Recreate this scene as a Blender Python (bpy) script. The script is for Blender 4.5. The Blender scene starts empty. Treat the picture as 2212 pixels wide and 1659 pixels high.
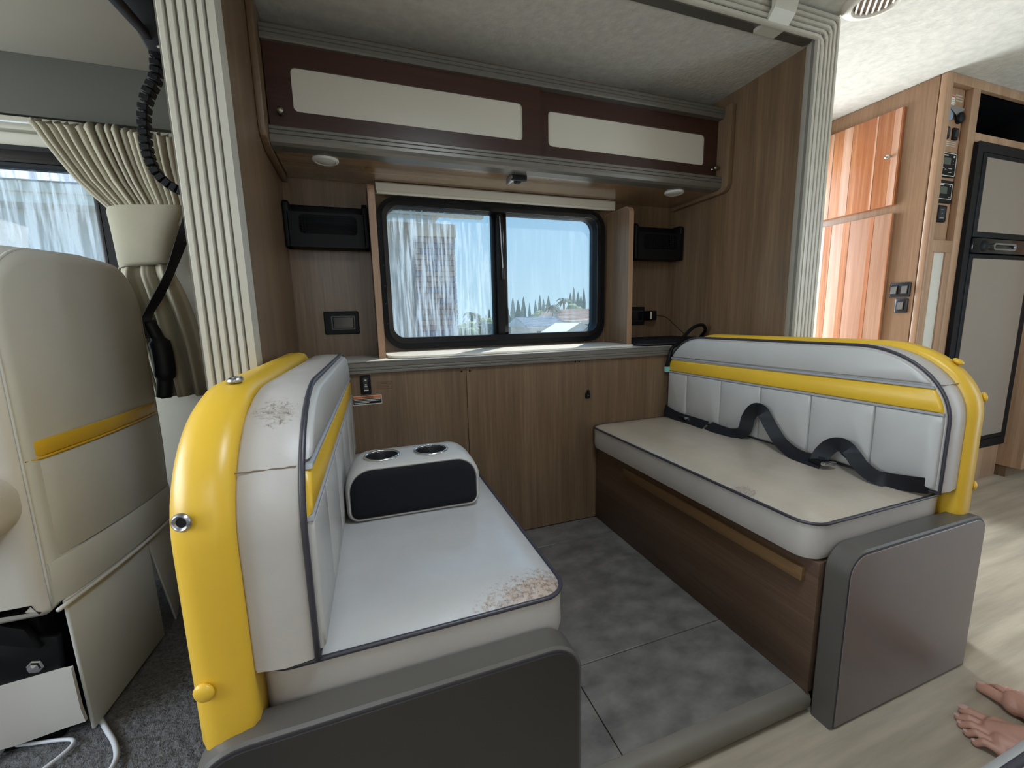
import bpy, bmesh, math, random
from mathutils import Matrix, Vector
random.seed(7)
S = bpy.context.scene
COL = S.collection

# ------------------------------------------------------------------ camera
cam_d = bpy.data.cameras.new('camera'); cam_d.sensor_width = 36.0
cam_d.lens = 899.225 / 2212 * 36.0
cam_d.clip_start = 0.02; cam_d.clip_end = 500
cam = bpy.data.objects.new('camera', cam_d); COL.objects.link(cam)
_r = Vector((0.94160281, -0.33594668, -0.02289063))
_d = Vector((-0.07344355, -0.13855541, -0.98762769))
_f = Vector((0.32861862, 0.93163417, -0.15513728))
m = Matrix.Identity(4)
for i in range(3):
    m[i][0] = _r[i]; m[i][1] = -_d[i]; m[i][2] = -_f[i]
m[2][3] = 1.04
cam.matrix_world = m
S.camera = cam

# ------------------------------------------------------------------ world
W = bpy.data.worlds.new('daylight_sky'); S.world = W; W.use_nodes = True
nt = W.node_tree; nt.nodes.clear()
tc = nt.nodes.new('ShaderNodeTexCoord'); sp = nt.nodes.new('ShaderNodeSeparateXYZ')
rp = nt.nodes.new('ShaderNodeValToRGB'); bg = nt.nodes.new('ShaderNodeBackground'); wo = nt.nodes.new('ShaderNodeOutputWorld')
nt.links.new(tc.outputs['Generated'], sp.inputs[0]); nt.links.new(sp.outputs['Z'], rp.inputs[0])
rp.color_ramp.elements[0].position = 0.0; rp.color_ramp.elements[0].color = (0.56, 0.84, 1.0, 1)
rp.color_ramp.elements[1].position = 0.45; rp.color_ramp.elements[1].color = (0.24, 0.58, 1.0, 1)
nt.links.new(rp.outputs[0], bg.inputs[0]); bg.inputs[1].default_value = 0.86
nt.links.new(bg.outputs[0], wo.inputs[0])

# ------------------------------------------------------------------ sun, daylight at the openings and added fill lamps
def sun_light():
    d = bpy.data.lights.new('sun', 'SUN'); d.energy = 6.5; d.angle = 0.009; d.color = (1.0, 0.95, 0.88)
    o = bpy.data.objects.new('sun', d); COL.objects.link(o)
    v = Vector((-0.61, -0.79, -1.40)).normalized()
    o.rotation_euler = v.to_track_quat('-Z', 'Y').to_euler(); o.location = (4, 5, 9)
sun_light()
def area(name, loc, aim, sx, sy, power, col):
    d = bpy.data.lights.new(name, 'AREA'); d.shape = 'RECTANGLE'; d.size = sx; d.size_y = sy; d.energy = power; d.color = col
    o = bpy.data.objects.new(name, d); COL.objects.link(o); o.location = loc
    o.rotation_euler = Vector(aim).to_track_quat('-Z', 'Y').to_euler()
    return o
area('added_door_fill', (3.35, -0.62, 1.10), (-0.35, 1, -0.05), 0.85, 1.75, 7, (0.90, 0.95, 1.0))  # fill lamp at an added door opening out of view
area('added_window_fill', (-0.32, -0.50, 1.50), (0.0, 1, -0.25), 0.40, 0.40, 0.9, (0.95, 0.97, 1.0))  # fill lamp for the cab side, through an added unseen window
area('added_vent_fill', (0.52, 0.25, 2.24), (0, 0.0, -1), 0.46, 0.46, 8.2, (0.80, 0.90, 1.0))  # overhead fill; the vent is made up to brighten seats and floor
area('rear_door_daylight', (2.30, 2.80, 1.10), (0, -1, -0.10), 1.0, 1.7, 42, (0.84, 0.92, 1.0))
area('windshield_daylight', (-2.35, 0.70, 1.35), (1, 0, -0.12), 1.9, 0.9, 20, (0.92, 0.96, 1.0))
S.cycles.max_bounces = 7; S.cycles.diffuse_bounces = 4; S.cycles.glossy_bounces = 3; S.cycles.transparent_max_bounces = 8
S.cycles.caustics_reflective = False; S.cycles.caustics_refractive = False
S.view_settings.view_transform = 'Standard'; S.view_settings.look = 'None'
S.view_settings.exposure = 1.35; S.view_settings.gamma = 1.0; S.view_settings.use_curve_mapping = False

# ------------------------------------------------------------------ materials
def lin(c):
    if isinstance(c, str):
        c = [int(c[i:i + 2], 16) / 255 for i in (0, 2, 4)]
    return tuple(x / 12.92 if x <= 0.04045 else ((x + 0.055) / 1.055) ** 2.4 for x in c[:3]) + (1,)
M = {}
def newmat(name):
    mt = bpy.data.materials.new(name); mt.use_nodes = True; M[name] = mt
    n = mt.node_tree.nodes; return mt, n, mt.node_tree.links, n['Principled BSDF']
def noise(n, l, scale, stretch=(1, 1, 1), detail=4, rough=0.55, dist=0.0):
    t = n.new('ShaderNodeTexCoord'); mp = n.new('ShaderNodeMapping'); mp.inputs['Scale'].default_value = stretch
    nz = n.new('ShaderNodeTexNoise'); nz.inputs['Scale'].default_value = scale; nz.inputs['Detail'].default_value = detail
    nz.inputs['Roughness'].default_value = rough; nz.inputs['Distortion'].default_value = dist
    l.new(t.outputs['Object'], mp.inputs[0]); l.new(mp.outputs[0], nz.inputs[0]); return nz.outputs[0]
def ramp(n, l, src, stops):
    r = n.new('ShaderNodeValToRGB'); e = r.color_ramp.elements
    e[0].position, e[0].color = stops[0][0], stops[0][1]; e[1].position, e[1].color = stops[1][0], stops[1][1]
    for p, c in stops[2:]:
        k = e.new(p); k.color = c
    l.new(src, r.inputs[0]); return r.outputs[0]
def shade(c, k): return tuple(min(1, x * k) for x in c[:3]) + (1,)
def bumpnode(n, l, bs, src, strength, dist):
    b = n.new('ShaderNodeBump'); b.inputs['Strength'].default_value = strength; b.inputs['Distance'].default_value = dist
    l.new(src, b.inputs['Height']); l.new(b.outputs[0], bs.inputs['Normal'])
def pbr(name, col, rough=0.5, metal=0.0, spec=0.5, var=0.0, vs=6, vst=(1, 1, 1), bump=0.0, bs=150, bst=(1, 1, 1), bd=0.002, coat=0.0):
    mt, n, l, b = newmat(name); c = lin(col)
    b.inputs['Roughness'].default_value = rough; b.inputs['Metallic'].default_value = metal
    b.inputs['Specular IOR Level'].default_value = spec; b.inputs['Coat Weight'].default_value = coat
    if var:
        l.new(ramp(n, l, noise(n, l, vs, vst), [(0.3, shade(c, 1 - var)), (0.7, shade(c, 1 + var))]), b.inputs['Base Color'])
    else:
        b.inputs['Base Color'].default_value = c
    if bump: bumpnode(n, l, b, noise(n, l, bs, bst, 3), bump, bd)
    return mt
def wood(name, c1, c2, c3, axis='z', sc=1.0, rough=0.36, bump=0.06, coat=0.0):
    mt, n, l, b = newmat(name)
    st = {'z': (28, 28, 0.9), 'x': (0.9, 28, 28), 'y': (28, 0.9, 28)}[axis]
    st2 = {'z': (6, 6, 0.25), 'x': (0.25, 6, 6), 'y': (6, 0.25, 6)}[axis]
    f1 = noise(n, l, 4.0 * sc, st, 6, 0.65); f2 = noise(n, l, 2.0 * sc, st2, 3, 0.5, 0.4)
    mx = n.new('ShaderNodeMath'); mx.operation = 'MULTIPLY_ADD'; mx.inputs[1].default_value = 0.5
    l.new(f1, mx.inputs[0])
    m2 = n.new('ShaderNodeMath'); m2.operation = 'MULTIPLY'; m2.inputs[1].default_value = 0.5; l.new(f2, m2.inputs[0]); l.new(m2.outputs[0], mx.inputs[2])
    l.new(ramp(n, l, mx.outputs[0], [(0.34, lin(c1)), (0.50, lin(c2)), (0.66, lin(c3))]), b.inputs['Base Color'])
    b.inputs['Roughness'].default_value = rough; b.inputs['Coat Weight'].default_value = coat; b.inputs['Coat Roughness'].default_value = 0.12
    if bump: bumpnode(n, l, b, f1, bump, 0.001)
    return mt
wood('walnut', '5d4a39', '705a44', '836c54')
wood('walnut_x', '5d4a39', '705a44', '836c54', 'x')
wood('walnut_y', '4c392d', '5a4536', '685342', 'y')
wood('walnut_soffit', '75593f', '8c7052', '9e8262', 'x', rough=0.20, bump=0.03, coat=0.8)
wood('oak_strip', '5e452c', '6e5336', '7e6244', 'y')
wood('light_oak', '8c6c52', 'a07e62', 'b29074')
wood('cherry', '9a5a38', 'b4724a', 'cf9a70', sc=0.5, rough=0.30)
wood('cherry_pale', 'b4826a', 'c6967a', 'd8b096', sc=0.5, rough=0.30)
wood('door_brown', '301a14', '3a2019', '442820', 'x', rough=0.35)
pbr('white_panel', 'c9c3b6', 0.35, var=0.02, vs=3)
pbr('vinyl_grey', 'b4aea8', 0.40, var=0.05, vs=9, bump=0.12, bs=420, bd=0.0006)
pbr('vinyl_panel', 'b2b0ac', 0.38, var=0.03, vs=9, bump=0.12, bs=420, bd=0.0006)
pbr('vinyl_cab', 'c6c6c0', 0.50, var=0.03, vs=7, bump=0.15, bs=420, bd=0.0006)
pbr('vinyl_cab_side', 'c6c2bc', 0.42, var=0.03, vs=7, bump=0.12, bs=420, bd=0.0006)
pbr('yellow', 'd9af34', 0.36, var=0.05, vs=5, bump=0.10, bs=400, bd=0.0006)
pbr('piping_dark', '35333a', 0.4)
pbr('piping_grey', '9a9ca0', 0.45)
pbr('black_fabric', '17171c', 0.85, spec=0.2, bump=0.3, bs=600, bd=0.001)
pbr('belt', '101218', 0.55, spec=0.35, bump=0.4, bs=500, bst=(1, 1, 1), bd=0.001)
pbr('black_plastic', '09090c', 0.55, spec=0.25)
pbr('black_gloss', '0b0b10', 0.15)
pbr('dark_grey_plastic', '26262a', 0.35)
pbr('chrome', 'd8d8d8', 0.16, 1.0)
pbr('steel', 'b0b0b4', 0.28, 1.0)
pbr('brass_dull', '8e8878', 0.3, 1.0)
pbr('laminate_shaded', '2b2a29', 0.42, var=0.04, vs=20)  # shaded copy of the bench-end laminate, shade put into the colour
pbr('laminate_lit', '7c716d', 0.34, var=0.03, vs=20)  # lit copy of the same laminate, lightened for the light it catches
pbr('edge_band', '55514c', 0.38, var=0.03, vs=10, vst=(1, 1, 1))
pbr('silver_trim', '6e6a63', 0.32, 0.30)
pbr('fascia', 'beb9ac', 0.36, 0.12, var=0.04, vs=10)
pbr('fascia_groove', '6e6a60', 0.5)
pbr('headliner', 'c9c6bc', 0.9, spec=0.2, var=0.10, vs=26, vst=(1, 1, 1), bump=0.5, bs=60, bd=0.004)
pbr('headliner_slide', 'c2beb4', 0.9, spec=0.2, var=0.10, vs=26, bump=0.5, bs=60, bd=0.004)
pbr('bunk_cloth', 'beb8aa', 0.8, var=0.03, vs=4)
pbr('bunk_band', '43423a', 0.75, var=0.04, vs=6)
pbr('cab_trim', 'b4b0a2', 0.6)
pbr('curtain', 'a09a88', 0.85, spec=0.2, var=0.04, vs=12, bump=0.3, bs=500, bd=0.0008)
pbr('tile', '6e6a65', 0.40, var=0.34, vs=12, vst=(1, 1.4, 1), bump=0.08, bs=40, bd=0.001)
pbr('nosing', '716b60', 0.42, var=0.12, vs=10, vst=(0.3, 1, 1))
pbr('tile_joint', '34312d', 0.8)
pbr('plank_floor', 'a89b87', 0.34, var=0.24, vs=7, vst=(0.25, 3.0, 1), bump=0.14, bs=26, bst=(0.4, 6, 1), bd=0.002)
pbr('carpet', '6e6e70', 0.95, spec=0.1, var=0.30, vs=90, bump=1.0, bs=220, bd=0.006)
pbr('shade_white', 'd2ccc0', 0.55)
pbr('lamp_white', 'dcdcd6', 0.35)
pbr('sill_top', 'd6d2c8', 0.35, var=0.05, vs=14)
pbr('white_cable', 'd0d4da', 0.5)
pbr('skin', 'b98a76', 0.5, var=0.06, vs=20)
pbr('nail', 'c8a294', 0.3)
pbr('denim', '3a4252', 0.8, var=0.08, vs=40)
pbr('shirt', '7c7f84', 0.85)
pbr('hair', '2a201a', 0.6)
pbr('fridge_panel', '85786c', 0.30, var=0.02, vs=4)
pbr('orange_print', 'd8703a', 0.5)
pbr('white_print', 'd8d4c8', 0.5)
pbr('red_print', 'c06a58', 0.5)
pbr('blue_print', '7890a4', 0.5)
pbr('brown_print', '6b4a30', 0.6)
pbr('lcd', '4a5048', 0.25)
pbr('teal_tag', '86c4bc', 0.5)
pbr('stucco', 'cfc9c2', 0.9, var=0.06, vs=20, bump=0.3, bs=40, bd=0.01)
pbr('stucco_cab', 'd8d0cc', 0.9, var=0.05, vs=8)
pbr('brick_a', 'b79a8c', 0.9, var=0.10, vs=30)
pbr('brick_b', 'a48a82', 0.9, var=0.10, vs=30)
pbr('brick_c', '8e8690', 0.9, var=0.10, vs=30)
pbr('mortar', 'a49a94', 0.95)
pbr('chimney_cap', 'cbb49e', 0.9, var=0.08, vs=20)
pbr('eave_board', 'c8c2b4', 0.8)
pbr('roof_tile_red', 'dcc0b0', 0.9, var=0.12, vs=6)  # roof and house colours lightened to carry distance haze
pbr('roof_grey', 'ccd0d6', 0.9, var=0.08, vs=6)
pbr('house_white', 'eceae6', 0.85, var=0.03, vs=2)
pbr('cypress', '6a7a70', 0.95, spec=0.1, var=0.35, vs=4)  # tree colours paled to stand for haze over the distance
pbr('leaf_green', '8a9670', 0.95, spec=0.1, var=0.35, vs=5)
pbr('palm_leaf', '6c7a66', 0.9, spec=0.1, var=0.2, vs=5)
pbr('bark', '7c6c5a', 0.95, var=0.15, vs=8)
pbr('outdoor_ground', '98948a', 0.95, var=0.15, vs=1.2)
pbr('van_shell', 'd4d2cc', 0.5)
pbr('wall_cream', 'b9b2a4', 0.7, var=0.03, vs=6)

def worn_vinyl(name, base, wear, cx, cy, r0, r1, crack, cz=0.54, st=(1, 1, 1), dt=0.0, rough=0.26, spec=0.9):
    """cushion vinyl with a worn, cracked patch around one corner"""
    mt, n, l, b = newmat(name)
    b.inputs['Roughness'].default_value = rough; b.inputs['Specular IOR Level'].default_value = spec
    t = n.new('ShaderNodeTexCoord'); sx = n.new('ShaderNodeVectorMath'); sx.operation = 'SUBTRACT'; sx.inputs[1].default_value = (cx, cy, cz)
    l.new(t.outputs['Object'], sx.inputs[0]); sm = n.new('ShaderNodeVectorMath'); sm.operation = 'MULTIPLY'; sm.inputs[1].default_value = st; l.new(sx.outputs[0], sm.inputs[0])
    ln = n.new('ShaderNodeVectorMath'); ln.operation = 'LENGTH'; l.new(sm.outputs[0], ln.inputs[0])
    mr = n.new('ShaderNodeMapRange'); mr.inputs['From Min'].default_value = r1; mr.inputs['From Max'].default_value = r0
    l.new(ln.outputs['Value'], mr.inputs['Value'])
    nz = noise(n, l, 90, (1, 1, 1), 10, 0.85)
    ad = n.new('ShaderNodeMath'); ad.operation = 'MULTIPLY_ADD'; ad.inputs[1].default_value = 0.45; l.new(mr.outputs[0], ad.inputs[0]); l.new(nz, ad.inputs[2])
    msk = ramp(n, l, ad.outputs[0], [(0.72 + dt, (0, 0, 0, 1)), (0.78 + dt, (1, 1, 1, 1))])
    base_c = ramp(n, l, noise(n, l, 7), [(0.3, shade(lin(base), 0.94)), (0.7, shade(lin(base), 1.05))])
    wear_c = ramp(n, l, noise(n, l, 120, (1, 1, 1), 6, 0.7), [(0.42, lin(crack)), (0.52, lin(wear))])
    mx = n.new('ShaderNodeMix'); mx.data_type = 'RGBA'; l.new(msk, mx.inputs['Factor']); l.new(base_c, mx.inputs[6]); l.new(wear_c, mx.inputs[7])
    l.new(mx.outputs[2], b.inputs['Base Color'])
    hb = n.new('ShaderNodeMath'); hb.operation = 'MULTIPLY_ADD'; hb.inputs[1].default_value = -0.6; l.new(msk, hb.inputs[0]); l.new(noise(n, l, 40), hb.inputs[2])
    bumpnode(n, l, b, hb.outputs[0], 0.35, 0.0015)
worn_vinyl('seat_worn_front', 'b4b2b0', 'a8978a', 0.330, 0.63, 0.01, 0.17, '806e60', 0.54, (0.55, 1.3, 1))
worn_vinyl('gusset_worn', 'b4aea8', 'a49c92', -0.135, 0.72, 0.01, 0.13, '7a6e64', 0.91, (1, 1, 1), 0.17, 0.42, 0.5)
worn_vinyl('seat_worn_rear', 'aea394', 'a0958a', 0.985, 0.85, 0.01, 0.06, '8a7c70')

def glass_mat(name, tint, streak_scale, amount, haze):
    """tinted pane with dried water streaks on it"""
    mt = bpy.data.materials.new(name); mt.use_nodes = True; M[name] = mt
    n = mt.node_tree.nodes; l = mt.node_tree.links; n.clear()
    out = n.new('ShaderNodeOutputMaterial')
    tr = n.new('ShaderNodeBsdfTransparent'); tr.inputs[0].default_value = tint
    gl = n.new('ShaderNodeBsdfGlossy'); gl.inputs['Roughness'].default_value = 0.02
    m1 = n.new('ShaderNodeMixShader'); m1.inputs[0].default_value = 0.03
    l.new(tr.outputs[0], m1.inputs[1]); l.new(gl.outputs[0], m1.inputs[2])
    tl = n.new('ShaderNodeBsdfTranslucent'); tl.inputs[0].default_value = (0.44, 0.52, 0.58, 1)
    f1 = noise(n, l, streak_scale, (1, 1, 0.07), 6, 0.6, 0.25)
    st = ramp(n, l, f1, [(0.46, (0, 0, 0, 1)), (0.60, (1, 1, 1, 1))])
    f2 = noise(n, l, 3.0, (1, 1, 0.5), 2)
    pt = ramp(n, l, f2, [(0.30, (0.35, 0.35, 0.35, 1)), (0.62, (1, 1, 1, 1))])
    mu = n.new('ShaderNodeMath'); mu.operation = 'MULTIPLY'; l.new(st, mu.inputs[0]); l.new(pt, mu.inputs[1])
    mv = n.new('ShaderNodeMath'); mv.operation = 'MULTIPLY_ADD'; mv.inputs[1].default_value = amount; mv.inputs[2].default_value = haze
    l.new(mu.outputs[0], mv.inputs[0])
    m2 = n.new('ShaderNodeMixShader'); l.new(mv.outputs[0], m2.inputs[0]); l.new(m1.outputs[0], m2.inputs[1]); l.new(tl.outputs[0], m2.inputs[2])
    l.new(m2.outputs[0], out.inputs[0])
glass_mat('glass_streaked', (0.62, 0.63, 0.63, 1), 62, 0.32, 0.03)
glass_mat('glass_clear', (0.62, 0.63, 0.63, 1), 50, 0.05, 0.05)
glass_mat('glass_cab', (0.68, 0.68, 0.68, 1), 45, 0.35, 0.05)

# ------------------------------------------------------------------ geometry helpers (all meshes are laid out in world metres)
class G:
    def __init__(s): s.v = []; s.f = []
    def add(s, vs, fs):
        o = len(s.v); s.v += [tuple(p) for p in vs]; s.f += [tuple(i + o for i in q) for q in fs]; return s
    def box(s, x0, x1, y0, y1, z0, z1):
        v = [(x, y, z) for x in (x0, x1) for y in (y0, y1) for z in (z0, z1)]
        return s.add(v, [(0, 1, 3, 2), (4, 6, 7, 5), (0, 4, 5, 1), (2, 3, 7, 6), (0, 2, 6, 4), (1, 5, 7, 3)])
    def loft(s, loops, cap=True, closed=True):
        n = len(loops[0]); o = len(s.v)
        for L in loops: s.v += [tuple(p) for p in L]
        for i in range(len(loops) - 1):
            for j in range(n if closed else n - 1):
                a = o + i * n + j; b = o + i * n + (j + 1) % n
                s.f.append((a, b, b + n, a + n))
        if cap:
            s.f.append(tuple(o + j for j in reversed(range(n)))); s.f.append(tuple(o + (len(loops) - 1) * n + j for j in range(n)))
        return s
    def prism(s, poly, axis, a0, a1):
        def P(p, a): return {'x': (a, p[0], p[1]), 'y': (p[0], a, p[1]), 'z': (p[0], p[1], a)}[axis]
        return s.loft([[P(p, a0) for p in poly], [P(p, a1) for p in poly]])
    def tube(s, path, r, n=8, closed=False, rz=None):
        path = [Vector(p) for p in path]; loops = []; N = len(path); up = Vector((0, 0, 1)); prev = None
        for i, p in enumerate(path):
            if closed: t = path[(i + 1) % N] - path[i - 1]
            else: t = path[min(i + 1, N - 1)] - path[max(i - 1, 0)]
            t.normalize()
            if prev is None:
                a = t.cross(up) if abs(t.z) < 0.9 else t.cross(Vector((1, 0, 0)))
            else:
                a = prev - t * prev.dot(t)
            a.normalize(); prev = a; b = t.cross(a)
            rr = r[i] if isinstance(r, (list, tuple)) else r
            loops.append([p + a * math.cos(k * 2 * math.pi / n) * rr + b * math.sin(k * 2 * math.pi / n) * (rz or rr) for k in range(n)])
        if closed:
            loops.append(loops[0]); return s.loft(loops, cap=False)
        return s.loft(loops)
    def lathe(s, c, axis, prof, n=24):
        c = Vector(c); ax = Vector(axis).normalized(); a = ax.orthogonal().normalized(); b = ax.cross(a); loops = []
        for r, h in prof:
            loops.append([c + ax * h + (a * math.cos(k * 2 * math.pi / n) + b * math.sin(k * 2 * math.pi / n)) * r for k in range(n)])
        return s.loft(loops)
    def ribbon(s, path, wid, th=0.0015):
        """path of points, wid = list of half-width vectors"""
        path = [Vector(p) for p in path]; loops = []; N = len(path)
        for i, p in enumerate(path):
            t = (path[min(i + 1, N - 1)] - path[max(i - 1, 0)]).normalized(); w = Vector(wid[i] if isinstance(wid[0], (list, tuple, Vector)) else wid)
            nn = t.cross(w).normalized() * th
            loops.append([p - w - nn, p + w - nn, p + w + nn, p - w + nn])
        return s.loft(loops)
def E_at(name, loc, label, cat, group=None, kind=None):
    o = bpy.data.objects.new(name, None); COL.objects.link(o); o.location = loc; o.empty_display_size = 0.05
    return tag(o, label, cat, group, kind)
def tag(o, label=None, cat=None, group=None, kind=None):
    if label: o['label'] = label
    if cat: o['category'] = cat
    if group: o['group'] = group
    if kind: o['kind'] = kind
    return o
def adopt(o, parent):
    if parent is None: return
    o.parent = parent
    if parent.type == 'EMPTY': o.matrix_parent_inverse = Matrix.Translation(-Vector(parent.location))
def put(name, g, mat, parent=None, smooth=None, bev=0.0, seg=2, label=None, kind=None, sub=0):
    me = bpy.data.meshes.new(name); me.from_pydata(g.v, [], g.f)
    bm = bmesh.new(); bm.from_mesh(me)
    bmesh.ops.recalc_face_normals(bm, faces=bm.faces)
    if bev:
        ed = [e for e in bm.edges if len(e.link_faces) == 2 and e.calc_face_angle(0) > 0.6]
        bmesh.ops.bevel(bm, geom=ed, offset=bev, segments=seg, affect='EDGES', profile=0.5, clamp_overlap=True)
    bm.to_mesh(me); bm.free()
    me.materials.append(M[mat])
    if smooth is None: smooth = bool(bev)
    if smooth:
        me.polygons.foreach_set('use_smooth', [True] * len(me.polygons))
        try: me.set_sharp_from_angle(angle=math.radians(smooth if smooth is not True else 42))
        except Exception: pass
    o = bpy.data.objects.new(name, me); COL.objects.link(o); adopt(o, parent)
    if sub:
        md = o.modifiers.new('subdivision', 'SUBSURF'); md.levels = sub; md.render_levels = sub
    if label: o['label'] = label
    if kind: o['kind'] = kind
    return o
def box(name, x0, x1, y0, y1, z0, z1, mat, parent=None, bev=0.003, seg=2, label=None, kind=None):
    return put(name, G().box(x0, x1, y0, y1, z0, z1), mat, parent, bev=bev, seg=seg, label=label, kind=kind)
def rrect(a0, a1, b0, b1, r, n=6, rs=None):
    """rounded rectangle, counter-clockwise; rs = radii for (a0b0, a1b0, a1b1, a0b1)"""
    rs = rs or (r, r, r, r); out = []
    for (ca, cb, t0), q in zip(((a0, b0, 180), (a1, b0, 270), (a1, b1, 0), (a0, b1, 90)), rs):
        sa = 1 if ca == a0 else -1; sb = 1 if cb == b0 else -1
        if q <= 0: out.append((ca, cb)); continue
        for k in range(n + 1):
            t = math.radians(t0 + 90 * k / n); out.append((ca + sa * q + q * math.cos(t), cb + sb * q + q * math.sin(t)))
    return out
def inset(poly, d):
    out = []; N = len(poly)
    for i in range(N):
        p0 = Vector(poly[i - 1]); p1 = Vector(poly[i]); p2 = Vector(poly[(i + 1) % N])
        e1 = (p1 - p0); e2 = (p2 - p1)
        if e1.length < 1e-7: e1 = e2
        if e2.length < 1e-7: e2 = e1
        n1 = Vector((-e1.y, e1.x)).normalized(); n2 = Vector((-e2.y, e2.x)).normalized()
        b = n1 + n2
        b = b.normalized() if b.length > 1e-6 else n1
        k = d / max(0.5, b.dot(n1)); out.append((p1.x + b.x * k, p1.y + b.y * k))
    return out
def dens(poly, step):
    out = []
    for i in range(len(poly)):
        a = Vector(poly[i]); b = Vector(poly[(i + 1) % len(poly)]); k = max(1, int((b - a).length / step))
        for j in range(k): out.append(tuple(a.lerp(b, j / k)))
    return out
def clip(poly, nx, ny, c):
    """keep the side nx*a + ny*b <= c of a convex polygon"""
    out = []
    for i in range(len(poly)):
        p = poly[i]; q = poly[(i + 1) % len(poly)]; dp = nx * p[0] + ny * p[1] - c; dq = nx * q[0] + ny * q[1] - c
        if dp <= 0: out.append(p)
        if (dp < 0) != (dq < 0) and abs(dp - dq) > 1e-9:
            t = dp / (dp - dq); out.append((p[0] + (q[0] - p[0]) * t, p[1] + (q[1] - p[1]) * t))
    return out
def simp(poly, d):
    out = []
    for p in poly:
        if not out or (Vector(p) - Vector(out[-1])).length > d: out.append(p)
    while len(out) > 3 and (Vector(out[0]) - Vector(out[-1])).length < d: out.pop()
    return out
def slab(poly, axis, levels):
    """stack of (position, inset) loops of a 2-D outline along an axis"""
    def P(p, a): return {'x': (a, p[0], p[1]), 'y': (p[0], a, p[1]), 'z': (p[0], p[1], a)}[axis]
    return G().loft([[P(p, a) for p in inset(poly, d)] for a, d in levels])
def arc(cx, cy, rx, ry, t0, t1, n):
    return [(cx + rx * math.cos(math.radians(t0 + (t1 - t0) * k / n)), cy + ry * math.sin(math.radians(t0 + (t1 - t0) * k / n))) for k in range(n + 1)]
def smooth_path(pts, n=8):
    """Catmull-Rom through the points"""
    P = [Vector(p) for p in pts]; P = [P[0] * 2 - P[1]] + P + [P[-1] * 2 - P[-2]]; out = []
    for i in range(1, len(P) - 2):
        for k in range(n):
            t = k / n; a, b, c, d = P[i - 1], P[i], P[i + 1], P[i + 2]
            out.append(0.5 * ((2 * b) + (c - a) * t + (2 * a - 5 * b + 4 * c - d) * t * t + (3 * b - a - 3 * c + d) * t ** 3))
    out.append(P[-2]); return out
def ring_frame(outer, inner, axis, a0, a1):
    """flat frame between two outlines of equal point count"""
    def P(p, a): return {'x': (a, p[0], p[1]), 'y': (p[0], a, p[1]), 'z': (p[0], p[1], a)}[axis]
    n = len(outer); g = G(); L = [[P(p, a0) for p in outer], [P(p, a1) for p in outer], [P(p, a1) for p in inner], [P(p, a0) for p in inner]]
    L.append(L[0]); return g.loft(L, cap=False)
def copy_thing(o, parent=None, offset=(0, 0, 0)):
    c = o.copy(); COL.objects.link(c)
    if parent is None: c.location = Vector(o.location) + Vector(offset)
    else: c.parent = parent; c.matrix_parent_inverse = o.matrix_parent_inverse.copy()
    for ch in o.children: copy_thing(ch, c)
    return c

# ================================================================== SETTING
ZC = 2.15          # main ceiling
ZS = 2.075         # ceiling of the slide-out
XL, XR = -0.27, 1.737   # inner faces of the slide-out's end walls
YW = 2.05          # window wall
YF = 1.25          # front of the fascia
ST = 'structure'
box('floor', -0.30, 4.7, -0.45, 2.05, -0.04, 0.0, 'plank_floor', bev=0, kind=ST)
def carpet():
    g = G(); nx, ny = 150, 250; x0, x1, y0, y1 = -2.3, -0.285, -0.45, 2.0
    x0 = -1.25; y0 = 0.35
    rnd = random.Random(3)
    for j in range(ny + 1):
        for i in range(nx + 1):
            g.v.append((x0 + (x1 - x0) * i / nx, y0 + (y1 - y0) * j / ny, -0.004 + rnd.random() * 0.009))
    for j in range(ny):
        for i in range(nx):
            a = j * (nx + 1) + i; g.f.append((a, a + 1, a + nx + 2, a + nx + 1))
    o = put('floor_carpet', g, 'carpet', smooth=180); tag(o, 'grey looped carpet on the cab floor', None, None, ST)
    box('underlay', -2.4, -0.30, -0.45, 2.0, -0.04, -0.006, 'carpet', o, bev=0)
carpet()
# raised platform of the slide-out, tiled
plat = box('floor_platform', XL, XR, 0.665, YW, 0.0, 0.0575, 'tile_joint', bev=0, kind=ST)
put('nosing', G().prism([(0.670, 0.006), (0.652, 0.004), (0.640, 0.012), (0.634, 0.026), (0.634, 0.044), (0.641, 0.057), (0.652, 0.0635), (0.672, 0.065)][::-1], 'x', XL + 0.02, 1.028), 'nosing', plat, smooth=50)
xs = [XL, -0.13, 0.48, 1.09, XR]; ys = [0.672, 0.923, 1.533, 1.69]
for i in range(4):
    for j in range(3):
        box('tile', xs[i] + 0.0012, xs[i + 1] - 0.0012, ys[j] + (0.0012 if j else 0), ys[j + 1] - 0.0012, 0.057, 0.065, 'tile', plat, bev=0.0012, seg=1)
# slide-out shell
box('wall_left', XL - 0.03, XL, 1.27, YW + 0.03, 0.0, ZS, 'walnut', bev=0, kind=ST)
box('wall_right', XR, XR + 0.03, 1.31, YW + 0.03, 0.0, ZS, 'walnut', bev=0, kind=ST)
box('ceiling_alcove', XL - 0.03, XR + 0.03, 1.28, YW + 0.03, ZS, ZS + 0.03, 'headliner_slide', bev=0, kind=ST)
WX0, WX1, WZ0, WZ1 = 0.095, 1.267, 0.908, 1.593
ho = rrect(XL - 0.03, XR + 0.03, 0.0, ZS + 0.03, 0.0)
def wall_with_hole():
    inner = rrect(WX0 + 0.008, WX1 - 0.008, WZ0 + 0.008, WZ1 - 0.008, 0.085, 8)
    n = len(inner); q = n // 4; outer = []
    for k, (cx, cz) in enumerate(((XL - 0.03, 0.0), (XR + 0.03, 0.0), (XR + 0.03, ZS), (XL - 0.03, ZS))):
        outer += [(cx, cz)] * q
    put('wall_back', ring_frame(outer, inner, 'y', YW, YW + 0.04), 'walnut', kind=ST)
wall_with_hole()
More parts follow.
